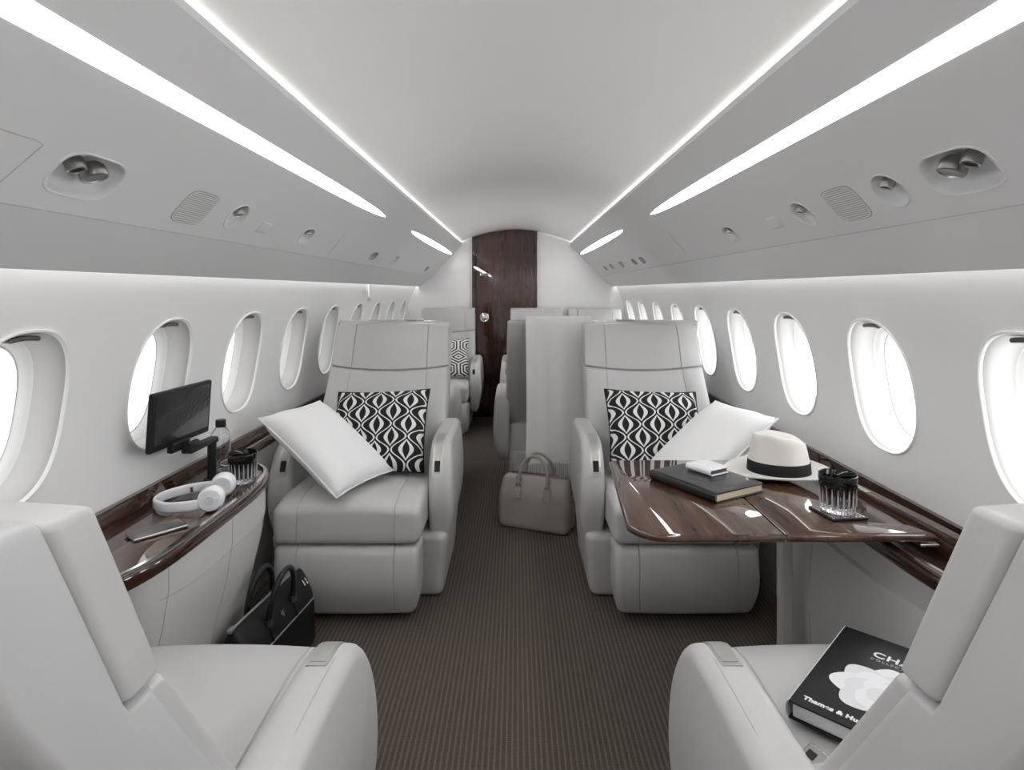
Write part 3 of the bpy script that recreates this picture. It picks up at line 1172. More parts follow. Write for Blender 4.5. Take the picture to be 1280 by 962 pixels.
def pillow(name, a, b, t, m, M, label, piping=None, tassel=False):
    r = empty(name)
    r.matrix_world = M
    pillow_mesh(name, a, b, t).build('cover', m, r, angle=180)
    if piping:
        pts = []
        for k in range(80):
            q = k / 20
            e = q - int(q)
            uv = [(-1 + 2 * e, -1), (1, -1 + 2 * e), (1 - 2 * e, 1), (-1, 1 - 2 * e)][int(q)]
            u, v = uv
            pts.append((a * u * (1 - 0.055 * (1 - v * v) * abs(u) ** 3), b * v * (1 - 0.055 * (1 - u * u) * abs(v) ** 3), 0))
        MB().tube(pts, 0.0035, 6, closed=True).build('piping', piping, r)
    tag(r, label, 'pillow')
    return r


for sgn, seatw in ((-1, 'black and white ogee patterned pillow on the seat beside the bottle ledge'), (1, 'black and white ogee patterned pillow on the seat behind the wooden table')):
    cx = -0.615 if sgn < 0 else 0.625
    M = frame((cx, 2.735, 0.640), (1, 0, 0.035 * (1 if sgn < 0 else -1)), (0, 0.27, 0.33))
    pillow('patterned_pillow', 0.215, 0.205, 0.062, 'ogee_fabric', M, seatw, 'black_plastic')
    # white pillow thrown across the window armrest
    P1, P2, P3, P4 = [Vector((sgn * x, y, z)) for x, y, z in ((1.005, 2.45, 0.745), (0.870, 2.70, 0.700), (0.525, 2.52, 0.505), (0.700, 2.32, 0.475))]
    c = (P1 + P2 + P3 + P4) / 4
    u = (P1 - P4) + (P2 - P3)
    v = (P2 - P1) + (P3 - P4)
    if sgn > 0:
        c = c + Vector((0.008, -0.022, 0.004))
    M = frame(c + Vector((0, 0, 0.03)), u, v)
    pillow('white_pillow', 0.240, 0.165, 0.060, 'white_fabric', M,
           'plain white pillow leaning over the armrest by the bottle ledge' if sgn < 0 else 'plain white pillow leaning behind the straw hat', 'white_fabric')
M = frame((-0.62, 5.56, 0.655), (1, 0, 0.05), (0, 0.16, 0.36))
pillow('striped_pillow', 0.190, 0.185, 0.055, 'hex_stripe_fabric', M, 'small black and white geometric striped pillow on the far seat')


# ------------------------------------------------------------------ side ledges
def ledge_curve(sgn):
    if sgn < 0:
        base, tray, panel = 1.065, (1.73, 0.505, 0.235, 0.35), (1.835, 0.395, 0.235, 0.25)
    else:
        base, tray, panel = 1.080, (1.76, 0.560, 0.130, 0.40), (1.875, 0.440, 0.130, 0.30)

    def curve(yc, hy, dep, p):
        def f(y):
            t = abs((y - yc) / hy)
            return base if t >= 1 else base - dep * (1 - t ** 4) ** p
        return f

    def samples(yc, hy, dep, p):
        return [Y0] + [yc - hy * math.cos(PI * i / 72) for i in range(73)] + [Y1 - 0.002]
    return curve(*tray), samples(*tray), curve(*panel), samples(*panel), base


for sgn in (-1, 1):
    f, ys, fp, yps, base = ledge_curve(sgn)
    root = empty('side_ledge', (sgn * 1.0, 1.7, 0))
    o = Vector((-sgn * 1.0, -1.7, 0))
    tz, rz, bz = (0.630, 0.643, 0.672) if sgn < 0 else (0.610, 0.628, 0.672)
    lo = 0.600 if sgn < 0 else 0.578

    def sweep(prof, name, m, ysel=None, parent=None, angle=30):
        rows = []
        for y in (ysel or ys):
            xf_ = f(y)
            row = [(sgn * (xf_ + a if kind == 'f' else a) + o.x, y + o.y, z) for kind, a, z in prof]
            rows.append(row)
        return MB().rings(rows, cap0=True, cap1=True).build(name, m, parent or root, angle=angle)
    WLL = 1.128
    # veneer tray between rim and wall
    sweep([('f', 0.010, tz), ('w', 1.108, tz), ('w', 1.108, tz - 0.02), ('f', 0.010, tz - 0.02)], 'tray', 'wood_ledge')
    # upright veneer board against the wall
    sweep([('w', 1.100, tz - 0.01), ('w', 1.114, bz), ('w', wx(bz) - 0.002, bz), ('w', wx(tz) - 0.002, tz - 0.01)], 'back_board', 'wood_ledge')
    # rounded front rim with a bright metal line
    sweep([('f', 0.016, tz - 0.02), ('f', 0.016, rz - 0.003), ('f', 0.012, rz), ('f', 0.004, rz - 0.001), ('f', -0.002, rz - 0.006), ('f', -0.004, (rz + lo) / 2), ('f', 0.0, lo + 0.004), ('f', 0.006, lo), ('f', 0.016, lo)], 'front_rim', 'wood_ledge', angle=60)
    inner = [y for y in ys if f(y) < base - 0.015]
    sweep([('f', 0.006, rz - 0.002), ('f', 0.006, rz + 0.0012), ('f', 0.0165, rz + 0.0012), ('f', 0.0165, rz - 0.002)], 'metal_line', 'chrome', inner)
    # leather clad side below
    if sgn < 0:
        pr = [('f', 0.010, lo + 0.002), ('f', 0.010, 0.52), ('f', 0.026, 0.42), ('f', 0.068, 0.25), ('f', 0.095, 0.10), ('f', 0.105, 0.0)]
    else:
        pr = [('f', 0.012, lo + 0.002), ('f', 0.020, 0.497), ('f', 0.006, 0.492), ('f', -0.006, 0.40), ('f', -0.012, 0.25), ('f', 0.0, 0.10), ('f', 0.012, 0.0)]
    rows = []
    for y in yps:
        xf_ = max(fp(y), f(y))
        bulge = (base - xf_) / 0.13
        rows.append([(sgn * min(wx(max(z, 0.001)) - 0.004, xf_ + a * (0.25 + 0.75 * min(1.0, max(0.0, bulge * 2)))) + o.x, y + o.y, z) for _, a, z in pr])
    MB().rings(rows, closed=False).build('side_panel', 'side_leather', root, angle=60)
    # stitched joints on the leather
    if sgn < 0:
        def joint_pts(pts):
            MB().tube(pts, 0.0011, 5).build('panel_joint', 'joint', root)
        yj = [y for y in yps if 1.50 < y < 2.19]
        joint_pts([(sgn * (max(fp(y), f(y)) + 0.0115) + o.x, y + o.y, 0.505) for y in yj])
        for y in (1.80, 1.52):
            joint_pts([(sgn * (max(fp(y), f(y)) + a - 0.0002) + o.x, y + o.y, z) for _, a, z in pr])
        # lid joint in the tray
        MB().tube([(sgn * 0.985 + o.x, 1.24 + o.y, tz + 0.0002), (sgn * 0.985 + o.x, 2.02 + o.y, tz + 0.0002)], 0.0016, 5).build('lid_joint', 'dark_recess', root)
        ins = MB()
        rows = []
        for y in [1.26 + 0.92 * i / 40 for i in range(41)]:
            rows.append([(sgn * (f(y) + 0.022) + o.x, y + o.y, tz), (sgn * (f(y) + 0.022) + o.x, y + o.y, tz + 0.002), (sgn * max(f(y) + 0.03, 0.983) + o.x, y + o.y, tz + 0.002), (sgn * max(f(y) + 0.03, 0.983) + o.x, y + o.y, tz)])
        ins.rings(rows, cap0=True, cap1=True).build('tray_lid', 'wood_table', root)
        # cup holder rings set in the rounded end
        for (hx, hy, rr) in ((-0.962, 2.145, 0.036), (-1.035, 2.205, 0.030)):
            MB().lathe([(rr, tz), (rr, tz + 0.006), (rr + 0.002, tz + 0.0075), (rr + 0.005, tz + 0.006), (rr + 0.005, tz)], 36, (hx + o.x, hy + o.y, 0), cap0=False, cap1=False).build('cup_holder_ring', 'chrome', root)
            MB().lathe([(rr - 0.001, tz + 0.003), (0.001, tz + 0.003)], 36, (hx + o.x, hy + o.y, 0), cap0=False).build('cup_holder_well', 'wood_dark', root)
        tag(root, 'dark wood side ledge holding the headphones, phone and bottle', 'side ledge')
    else:
        # long wooden arm lying in the trough, metal slot plate beside the table
        path = [(1.082, 1.42), (1.072, 1.62), (1.052, 1.86), (1.030, 2.04), (1.010, 2.14)]
        rows = []
        for x, y in smooth_open(path, 5):
            rows.append([(x + a + o.x, y + o.y, z) for a, z in ((-0.017, 0.612), (-0.019, 0.660), (-0.014, 0.669), (0.012, 0.670), (0.017, 0.664), (0.017, 0.612))])
        MB().rings(rows, cap0=True, cap1=True).build('table_arm', 'wood_table', root)
        rbox(0.008, 0.05, 0.0015, 0.001, (1, 3, 1)).xf(Matrix.Translation((1.046 + o.x, 1.86 + o.y, 0.6710))).build('arm_inlay', 'chrome', root)
        rbox(0.024, 0.30, 0.004, 0.003, (2, 6, 1)).fn(lambda x, y, z: (x + 1.014 + 0.03 * (y < 0) * (-y) + o.x, y + 1.80 + o.y, z + 0.640)).build('slot_plate', 'satin_metal', root)
        yj = [y for y in ys if 1.05 < y < 2.25]
        MB().rings([[(f(y) - 0.006 + o.x, y + o.y, lo + 0.012), (f(y) - 0.006 + o.x, y + o.y, lo + 0.020), (f(y) + 0.004 + o.x, y + o.y, lo + 0.020), (f(y) + 0.004 + o.x, y + o.y, lo + 0.012)] for y in yj if y < 1.40], cap0=True, cap1=True).build('metal_strip', 'chrome', root)
        for y in (1.95,):
            MB().tube([(max(fp(y), f(y)) + a - 0.0002 + o.x, y + o.y, z) for _, a, z in pr], 0.0011, 5).build('panel_joint', 'joint', root)
        tag(root, 'dark wood side ledge and trough behind the table', 'side ledge')

# ------------------------------------------------------------------ folding table
TT = 0.668
tb = empty('folding_table', (0.65, 1.83, 0))
tb_o = Vector((-0.65, -1.83, 0))


def table_leaf(poly, name):
    """polygon with lacquered, rounded edge"""
    P = np.array(poly)
    c = P.mean(0)
    rings = []
    for ins, z in ((0.010, TT - 0.022), (0.003, TT - 0.0195), (0.0, TT - 0.012), (0.002, TT - 0.004), (0.007, TT)):
        h = (P.max(0) - P.min(0)) / 2
        cc = (P.max(0) + P.min(0)) / 2
        Q = cc + (P - cc) * (1 - ins / h)
        rings.append([(q[0] + tb_o.x, q[1] + tb_o.y, z) for q in Q])
    return MB().rings(rings, cap0=True, cap1=True).build(name, 'wood_table', tb, angle=50)


near, far, seam_x = 1.500, 2.165, 0.668


def rc(cx, cy, r, a0, a1, n=8):
    return [(cx + r * math.cos(math.radians(a0 + (a1 - a0) * i / n)), cy + r * math.sin(math.radians(a0 + (a1 - a0) * i / n))) for i in range(n + 1)]


leaf1 = [(seam_x - 0.001, near)] + [(seam_x - 0.001, far)] + rc(0.36, far - 0.035, 0.035, 90, 165) + rc(0.375, near + 0.09, 0.09, 190, 270)
leaf2 = [(seam_x + 0.001, near), (1.040, near), (1.034, near + 0.010), (0.992, near + 0.10), (0.985, far - 0.02), (0.97, far), (seam_x + 0.001, far)]
table_leaf(leaf1, 'table_leaf')
table_leaf(leaf2, 'table_leaf')
MB().box(seam_x - 0.001, seam_x + 0.001, near + 0.004, far - 0.004, TT - 0.018, TT - 0.0012).fn(lambda x, y, z: (x + tb_o.x, y + tb_o.y, z)).build('hinge_seam', 'chrome', tb, smooth=False)
rbox(0.05, 0.22, 0.0070, 0.004, (2, 3, 2)).xf(Matrix.Translation((0.92 + tb_o.x, 1.85 + tb_o.y, TT - 0.0295))).build('support_arm', 'dark_metal', tb)
rbox(0.020, 0.022, 0.315, 0.008, (2, 2, 3)).xf(Matrix.Translation((0.893 + tb_o.x, 2.02 + tb_o.y, 0.3155))).build('support_post', 'side_leather', tb)
tag(tb, 'glossy brown wooden folding table with the straw hat on it', 'table')

# the table of the rear group, behind the throw
rt = empty('rear_table', (0.45, 4.82, 0))
rbox(0.50, 0.28, 0.013, 0.011, (3, 3, 1)).xf(Matrix.Translation((0.02, 0, 0.675))).build('table_top', 'wood_table', rt)
rbox(0.06, 0.05, 0.33, 0.02, (2, 2, 2)).xf(Matrix.Translation((0.15, 0, 0.331))).build('table_leg', 'dark_metal', rt)
tag(rt, 'dark wooden table corner peeking out behind the throw seat', 'table')


# ------------------------------------------------------------------ things on the table
def fedora():
    r = empty('straw_hat', (0.868, 2.010, TT))
    r.rotation_euler = (0, 0, math.radians(-12))
    n = 64
    # brim: oval, turned up a little at the back, dipped in front (front is -x)
    ra, rb = 0.098, 0.080

    def brim_ring(k, dz):
        out = []
        for i in range(n):
            a = 2 * PI * i / n
            x, y = math.cos(a), math.sin(a)
            X = x * (ra + k * 0.074)
            Y = y * (rb + k * 0.072)
            curl = 0.016 * k * k * (y * y) + 0.007 * k * k * max(0, x) - 0.004 * k * max(0, -x)
            out.append((X, Y, 0.006 + curl + dz))
        return out
    ks = (0.0, 0.25, 0.5, 0.75, 0.93, 1.0)
    rings = [brim_ring(k, 0.0015) for k in ks] + [brim_ring(k, -0.0015) for k in reversed(ks)]
    rings.append(rings[0])
    MB().rings(rings).build('brim', 'straw', r, angle=60)
    # crown: teardrop with centre dent and front pinch
    rings = []
    H = 0.122
    prof = [(0, 1.0), (0.15, 0.99), (0.3, 0.97), (0.45, 0.94), (0.6, 0.905), (0.74, 0.87), (0.86, 0.835), (0.94, 0.79), (0.985, 0.73), (1.0, 0.62), (0.995, 0.46), (0.98, 0.3), (0.97, 0.15), (0.965, 0.02)]
    for h, k in prof:
        ring = []
        for i in range(n):
            a = 2 * PI * i / n
            x, y = math.cos(a), math.sin(a)
            X, Y = x * ra * k, y * rb * k
            hz = max(0, (h - 0.35) / 0.65)
            # front pinch on both sides
            pin = math.exp(-((X + 0.062) / 0.026) ** 2) * hz
            Y *= 1 - 0.42 * pin
            zz = 0.006 + h * H * (1 - 0.11 * (X / ra) * 1.0)
            dent = 0.030 * math.exp(-(Y / 0.022) ** 2) * max(0, (h - 0.9) / 0.1) * (0.55 + 0.45 * math.tanh((X + 0.055) / 0.02))
            ring.append((X, Y, zz - dent))
        rings.append(ring)
    MB().rings(rings, cap1=True).build('crown', 'straw', r, angle=80)
    bd = []
    for h, k in ((0.01, 1.012), (0.02, 1.02), (0.16, 1.008), (0.30, 0.988), (0.31, 0.975)):
        bd.append([(math.cos(2 * PI * i / n) * ra * k, math.sin(2 * PI * i / n) * rb * k, 0.006 + h * H) for i in range(n)])
    MB().rings(bd).build('ribbon_band', 'ribbon', r, angle=60)
    rbox(0.016, 0.004, 0.017, 0.003, (1, 1, 1)).xf(Matrix.Translation((0.02, 0.082, 0.028))).build('ribbon_bow', 'ribbon', r)
    tag(r, 'off-white straw hat with black ribbon band lying on the wooden table', 'hat')


fedora()

# black notebook with cream page edges
nb_c = (0.585, 1.880, TT)
nb = empty('notebook', nb_c)
nb.rotation_euler = (0, 0, math.radians(-60))      # local x = long side
L2, W2 = 0.133, 0.100
rbox(L2, W2, 0.0022, 0.002, (3, 3, 1)).xf(Matrix.Translation((0, 0, 0.0024))).build('back_cover', 'black_leather_gloss', nb)
fc = rbox(L2, W2, 0.0032, 0.003, (8, 8, 1)).fn(lambda x, y, z: (x, y, z + 0.0265 + 0.002 * (1 - (x / L2) ** 2)))
fc.build('front_cover', 'black_leather_gloss', nb)
rbox(L2 - 0.004, W2 - 0.004, 0.0100, 0.002, (2, 2, 2)).xf(Matrix.Translation((0.001, 0.002, 0.0142))).build('pages', 'paper', nb)
rings = []
for i in range(9):
    a = PI / 2 + PI * i / 8
    rings.append([(x, -W2 + 0.004 + 0.010 * math.cos(a), 0.0146 + 0.0146 * math.sin(a)) for x in (-L2, -L2 + 0.002, L2 - 0.002, L2)])
MB().rings(rings, closed=False).build('spine', 'black_leather_gloss', nb)
tag(nb, 'thick black leather notebook with cream pages on the wooden table', 'notebook')

# white card wallet on the notebook
wl = empty('card_wallet', (0.606, 1.922, TT + 0.0325))
wl.rotation_euler = (0, 0, math.radians(-58))
rbox(0.050, 0.038, 0.0022, 0.002, (2, 2, 1)).xf(Matrix.Translation((0, 0, 0.0023))).build('back_flap', 'white_plastic', wl)
rbox(0.050, 0.038, 0.0024, 0.0022, (4, 4, 1)).fn(lambda x, y, z: (x, y, z + 0.0185 + 0.0015 * (1 - (x / 0.05) ** 2))).build('front_flap', 'white_plastic', wl)
rings = []
for i in range(9):
    a = PI / 2 + PI * i / 8
    rings.append([(x, -0.036 + 0.0095 * math.cos(a), 0.0105 + 0.0102 * math.sin(a)) for x in (-0.050, 0.050)])
MB().rings(rings, closed=False).build('fold', 'white_plastic', wl)
rbox(0.046, 0.034, 0.0060, 0.002, (2, 2, 1)).xf(Matrix.Translation((0.0, 0.0, 0.0105))).build('card_block', 'dark_metal', wl)
rings = []
for y, z in smooth_open([(0.012, 0.0225), (0.034, 0.0222), (0.043, 0.017), (0.044, 0.009), (0.037, 0.004)], 4):
    rings.append([(0.004, y, z), (0.020, y, z), (0.020, y - 0.001, z - 0.0016), (0.004, y - 0.001, z - 0.0016)])
MB().rings(rings, cap0=True, cap1=True).build('closing_strap', 'white_plastic', wl)
tag(wl, 'white folded card wallet lying on the black notebook', 'wallet')


# cut glass tumblers
def tumbler(loc, label, h=0.100, r=0.048):
    t = empty('cut_glass_tumbler', loc)
    n = 216

    def ring(rad, z, cut):
        return [((rad - cut * (0.5 + 0.5 * math.cos(2 * PI * i / n * 18)) ** 2) * math.cos(2 * PI * i / n), (rad - cut * (0.5 + 0.5 * math.cos(2 * PI * i / n * 18)) ** 2) * math.sin(2 * PI * i / n), z) for i in range(n)]
    C = 0.0055
    outer = [ring(r * 0.80, 0.0, 0.0), ring(r * 0.88, 0.003, 0.002), ring(r * 0.90, 0.008, C), ring(r * 0.89, 0.015, 0.001), ring(r * 0.90, 0.020, C), ring(r * 0.93, h * 0.42, C), ring(r * 0.965, h * 0.68, C), ring(r * 0.98, h * 0.76, 0.001), ring(r * 0.99, h * 0.80, 0.0), ring(r, h * 0.985, 0.0), ring(r * 0.985, h, 0.0)]
    inner = [ring(r * 0.955, h * 0.985, 0), ring(r * 0.90, h * 0.75, 0), ring(r * 0.85, h * 0.5, 0), ring(r * 0.80, h * 0.24, 0), ring(r * 0.72, 0.018, 0), ring(r * 0.2, 0.016, 0)]
    MB().rings(outer + inner, cap0=True, cap1=True).build('glass_body', 'crystal_fade', t, angle=50)
    gb = t.children[0]
    for q in range(20):
        a = 2 * PI * (q + 0.5) / 20
        pts = [((r * k - 0.0003) * math.cos(a), (r * k - 0.0003) * math.sin(a), z) for k, z in ((0.90, 0.020), (0.92, h * 0.33), (0.94, h * 0.50), (0.962, h * 0.68))]
        MB().tube(pts, [0.0030, 0.0026, 0.0020, 0.0006], 6).build('rib', 'crystal_rib', gb)
    MB().tube([(r * 0.985 * math.cos(2 * PI * i / 48), r * 0.985 * math.sin(2 * PI * i / 48), h) for i in range(48)], 0.0012, 6, closed=True).build('glass_rim', 'crystal_black', t)
    tag(t, label, 'glass')


co = empty('coaster', (0.868, 1.640, TT))
rbox(0.052, 0.052, 0.0030, 0.002, (2, 2, 1)).xf(Matrix.Translation((0, 0, 0.0031))).build('pad', 'black_leather', co)
for i in range(9):
    for j in range(9):
        MB().lathe([(0.0042, 0.006), (0.0038, 0.0072), (0.001, 0.0078)], 6, (-0.042 + 0.0105 * i, -0.042 + 0.0105 * j, 0), cap0=False).build('stud', 'satin_metal', co)
co.rotation_euler = (0, 0, math.radians(8))
tag(co, 'square black studded coaster under the glass on the table', 'coaster')
tumbler((0.868, 1.640, TT + 0.0080), 'black ribbed cut glass tumbler standing on the square coaster')
tumbler((-0.912, 2.030, 0.6325), 'black ribbed cut glass tumbler beside the water bottle', 0.098, 0.046)

# ------------------------------------------------------------------ things on the ledge by the monitor
LZ = 0.6305
bt = empty('water_bottle', (-1.032, 2.125, LZ))
prof = [(0.026, 0.0), (0.031, 0.003), (0.0335, 0.012), (0.0335, 0.125), (0.031, 0.142), (0.022, 0.156), (0.0145, 0.163), (0.0140, 0.172), (0.0125, 0.172), (0.0125, 0.163), (0.020, 0.153), (0.029, 0.140), (0.0315, 0.125), (0.0315, 0.012), (0.028, 0.007), (0.002, 0.006)]
MB().lathe(prof, 40).build('bottle_glass', 'clear_glass', bt, angle=60)
MB().lathe([(0.0160, 0.164), (0.0168, 0.166), (0.0168, 0.186), (0.0155, 0.189), (0.001, 0.1895)], 36).build('cap', 'black_plastic', bt)
# lettering reads down the bottle on the side towards the aisle
for i, ch in enumerate('DEA'):
    ang = math.radians(-58)
    R = Matrix.Rotation(ang, 4, 'Z') @ Matrix.Translation((0.0338, 0, 0.098 - 0.017 * i)) @ Matrix(((0, 0, 1, 0), (1, 0, 0, 0), (0, 1, 0, 0), (0, 0, 0, 1))) @ Matrix.Rotation(-PI / 2, 4, 'Z')
    text_obj('lettering', ch, 0.019, 'mark_dark', bt, R, 'CENTER')
tag(bt, 'clear glass water bottle with black cap standing on the ledge', 'bottle')

mo = empty('monitor', (-1.030, 2.060, LZ))
MB().lathe([(0.026, 0.0), (0.026, 0.004), (0.016, 0.006), (0.0145, 0.010), (0.0145, 0.125), (0.020, 0.128), (0.020, 0.140), (0.017, 0.143), (0.001, 0.1435)], 28).build('post', 'black_plastic', mo)
arm = rbox(0.019, 0.085, 0.008, 0.007, (2, 4, 1)).xf(Matrix.Translation((0.0, -0.075, 0.136))).build('arm', 'black_plastic', mo)
MB().lathe([(0.013, -0.03), (0.014, -0.028), (0.014, 0.028), (0.013, 0.03)], 20, (0.004, -0.135, 0.150), axis=1).build('hinge', 'black_plastic', mo)
scr = rbox(0.009, 0.150, 0.088, 0.007, (1, 3, 3))
SM = Matrix.Translation((-0.020, -0.155, 0.252)) @ Matrix.Rotation(math.radians(-4), 4, 'Z') @ Matrix.Rotation(math.radians(4), 4, 'Y')
scr.xf(SM).build('housing', 'black_plastic', mo)
rbox(0.001, 0.136, 0.072, 0.0008, (1, 2, 2)).xf(SM @ Matrix.Translation((0.0092, 0, 0.004))).build('screen', 'screen_black', mo)
rbox(0.010, 0.045, 0.016, 0.005, (1, 2, 1)).xf(SM @ Matrix.Translation((0.006, -0.01, -0.094))).build('bracket', 'black_plastic', mo)
tag(mo, 'small black monitor on a black post above the dark wood ledge', 'monitor')

# headphones lying on their side
hp = empty('headphones', (-0.965, 1.815, LZ + 0.002))
hp.rotation_euler = (0, 0, math.radians(12))
path = smooth_open([(0.055, -0.078, 0.026), (0.010, -0.084, 0.022), (-0.050, -0.070, 0.018), (-0.092, -0.030, 0.017), (-0.100, 0.010, 0.017), (-0.085, 0.050, 0.018), (-0.040, 0.082, 0.021), (0.015, 0.086, 0.026), (0.055, 0.074, 0.030)], 6)
rings = []
for i, p in enumerate(path):
    a = np.array(path[max(0, i - 1)])
    b = np.array(path[min(len(path) - 1, i + 1)])
    tdir = Vector(b - a).normalized()
    nrm = tdir.cross(Vector((0, 0, 1))).normalized()
    P = Vector(p)
    ring = []
    for k in range(14):
        an = 2 * PI * k / 14
        ring.append(tuple(P + nrm * (0.0055 * math.copysign(abs(math.cos(an)) ** 0.7, math.cos(an))) + Vector((0, 0, 0.0150 * math.copysign(abs(math.sin(an)) ** 0.7, math.sin(an))))))
    rings.append(ring)
MB().rings(rings, cap0=True, cap1=True).build('headband', 'white_plastic', hp, angle=60)
for s, yy in ((-1, -0.072), (1, 0.066)):
    cxp, czp = 0.070, 0.036
    cup = MB().lathe([(0.001, 0.020), (0.030, 0.018), (0.0345, 0.012), (0.036, 0.004), (0.036, -0.004), (0.034, -0.006)], 36, axis=1).fn(lambda x, y, z: (x + cxp, s * y + yy, z + czp)).build('ear_cup', 'white_plastic', hp)
    MB().lathe([(0.034, -0.006), (0.0345, -0.010), (0.0335, -0.024), (0.028, -0.030), (0.016, -0.029), (0.001, -0.026)], 36, axis=1).fn(lambda x, y, z: (x + cxp, s * y + yy, z + czp)).build('ear_pad', 'white_plastic', hp)
    if s < 0:
        ring = MB().tube([(cxp + 0.010 * math.cos(2 * PI * i / 28), yy - 0.0203, czp + 0.010 * math.sin(2 * PI * i / 28)) for i in range(28)], 0.0009, 5, closed=True)
        ring.build('logo', 'mark_grey', cup)
        text_obj('logo', 'b', 0.015, 'mark_grey', cup, Matrix.Translation((cxp + 0.001, yy - 0.0201, czp - 0.005)) @ Matrix.Rotation(PI / 2, 4, 'X'), 'CENTER')
rbox(0.008, 0.0008, 0.008, 0.0006, (1, 1, 1)).xf(Matrix.Translation((-0.022, 0.0815, 0.020)) @ Matrix.Rotation(0.35, 4, 'Z')).build('size_mark', 'dark_metal', hp)
tag(hp, 'white headphones lying on the dark wood ledge', 'headphones')

ph = empty('phone', (-0.950, 1.610, LZ + 0.002))
ph.rotation_euler = (0, 0, math.radians(50))
rbox(0.066, 0.034, 0.0040, 0.0035, (3, 2, 1)).xf(Matrix.Translation((0, 0, 0.0042))).build('phone_case', 'satin_metal', ph)
rbox(0.064, 0.032, 0.0008, 0.0007, (3, 2, 1)).xf(Matrix.Translation((0, 0, 0.0084))).build('phone_glass', 'phone_back', ph)
MB().lathe([(0.0028, 0.0090), (0.0026, 0.0098), (0.0005, 0.0098)], 16, (-0.056, 0.024, 0)).build('camera_lens', 'black_gloss', ph)
tag(ph, 'grey metal phone lying flat on the ledge in front of the headphones', 'phone')


# ------------------------------------------------------------------ book on the near seat
bk = empty('book', (0.715, 1.155, 0.4815))
bk.rotation_euler = (math.radians(0), math.radians(0), math.radians(-44))
BW, BH = 0.130, 0.172
rbox(BW, BH, 0.0020, 0.0018, (3, 3, 1)).xf(Matrix.Translation((0, 0, 0.0022))).build('back_cover', 'cover_black', bk)
fcv = rbox(BW, BH, 0.0020, 0.0018, (3, 3, 1)).xf(Matrix.Translation((0, 0, 0.0322))).build('front_cover', 'cover_black', bk)
rbox(BW - 0.004, BH - 0.005, 0.0130, 0.002, (2, 2, 1)).xf(Matrix.Translation((0.002, 0, 0.0172))).build('pages', 'paper_white', bk)
rings = []
for i in range(9):
    a = PI / 2 + PI * i / 8
    rings.append([(-BW + 0.001 + 0.006 * math.cos(a), y, 0.0172 + 0.0170 * math.sin(a)) for y in (-BH, BH)])
MB().rings(rings, closed=False).build('spine', 'print_white', bk)
ztop = 0.0342


def flat(x, y, rot=0):
    return Matrix.Translation((x, y, ztop + 0.0004)) @ Matrix.Rotation(rot, 4, 'Z')


text_obj('title', 'CHANEL', 0.029, 'print_white', fcv, flat(-0.056, 0.088), 'LEFT', bold=0.0005, spacing=1.08, sx=1.12)
text_obj('subtitle', 'COLLECTIONS', 0.0105, 'print_grey', fcv, flat(-0.056, 0.073), 'LEFT', spacing=1.45)
text_obj('publisher', 'Thames & Hudson', 0.0155, 'print_white', fcv, flat(-0.112, -0.150), 'LEFT', bold=0.0007, spacing=1.06)
# the white flower printed on the cover, laid petal over petal
zz = ztop + 0.0002
pet = 0
for ring_r, count, size in ((0.062, 8, 0.040), (0.042, 7, 0.034), (0.022, 5, 0.026)):
    for i in range(count):
        a = 2 * PI * i / count + 0.5 * ring_r * 30
        cx, cy = 0.004 + ring_r * math.cos(a), -0.032 + ring_r * 0.86 * math.sin(a)
        pet += 1
        z0 = zz + 0.00012 * pet
        pts = []
        for q in range(28):
            t = 2 * PI * q / 28
            lx, ly = size * (0.95 + 0.08 * math.cos(3 * t)) * math.cos(t), size * 0.92 * math.sin(t)
            pts.append((cx + lx * math.cos(a) - ly * math.sin(a), cy + lx * math.sin(a) + ly * math.cos(a), z0))
        MB().add(pts, [tuple(range(28))]).build('petal', 'petal' if (i + count) % 2 else 'petal_shade', fcv, smooth=False)
MB().lathe([(0.011, zz + 0.0027), (0.001, zz + 0.0029)], 20, (0.004, -0.032, 0), cap0=False).build('petal', 'petal_shade', fcv)
tag(bk, 'large black hardback book with a white flower cover lying on the seat', 'book')


# ------------------------------------------------------------------ throw over the seat back
th = empty('throw_blanket', (0.245, 3.40, 0.30))
SEAT_TOP_Y, SEAT_TOP_Z = 3.402, 1.110


def throw_path():
    # from the front of the seat, over the top edge, hanging plumb behind
    p = [(3.805, 0.84), (3.756, 0.90), (3.730, 0.955), (3.685, 1.06), (3.660, 1.104), (3.61, 1.120), (3.48, 1.120), (3.430, 1.100), (3.418, 1.05), (3.413, 0.90), (3.411, 0.70), (3.410, 0.50), (3.409, 0.300)]
    return smooth_open(p, 5)


tp = throw_path()
nx = 26


def throw_pt(i, j, off):
    y, z = tp[i]
    u = j / nx
    x = -0.188 + 0.376 * u
    w = min(1.0, max(0, (len(tp) - 1 - 0) and (i / (len(tp) - 1))))
    fold = 0.007 * math.sin(u * 9 + 0.8 + z) * w + 0.003 * math.sin(u * 23 + 2 * z) * w
    x *= 1 + 0.010 * math.sin(z * 7)
    return (x, y - 3.40 - fold - off[0], z - 0.30 + off[1])


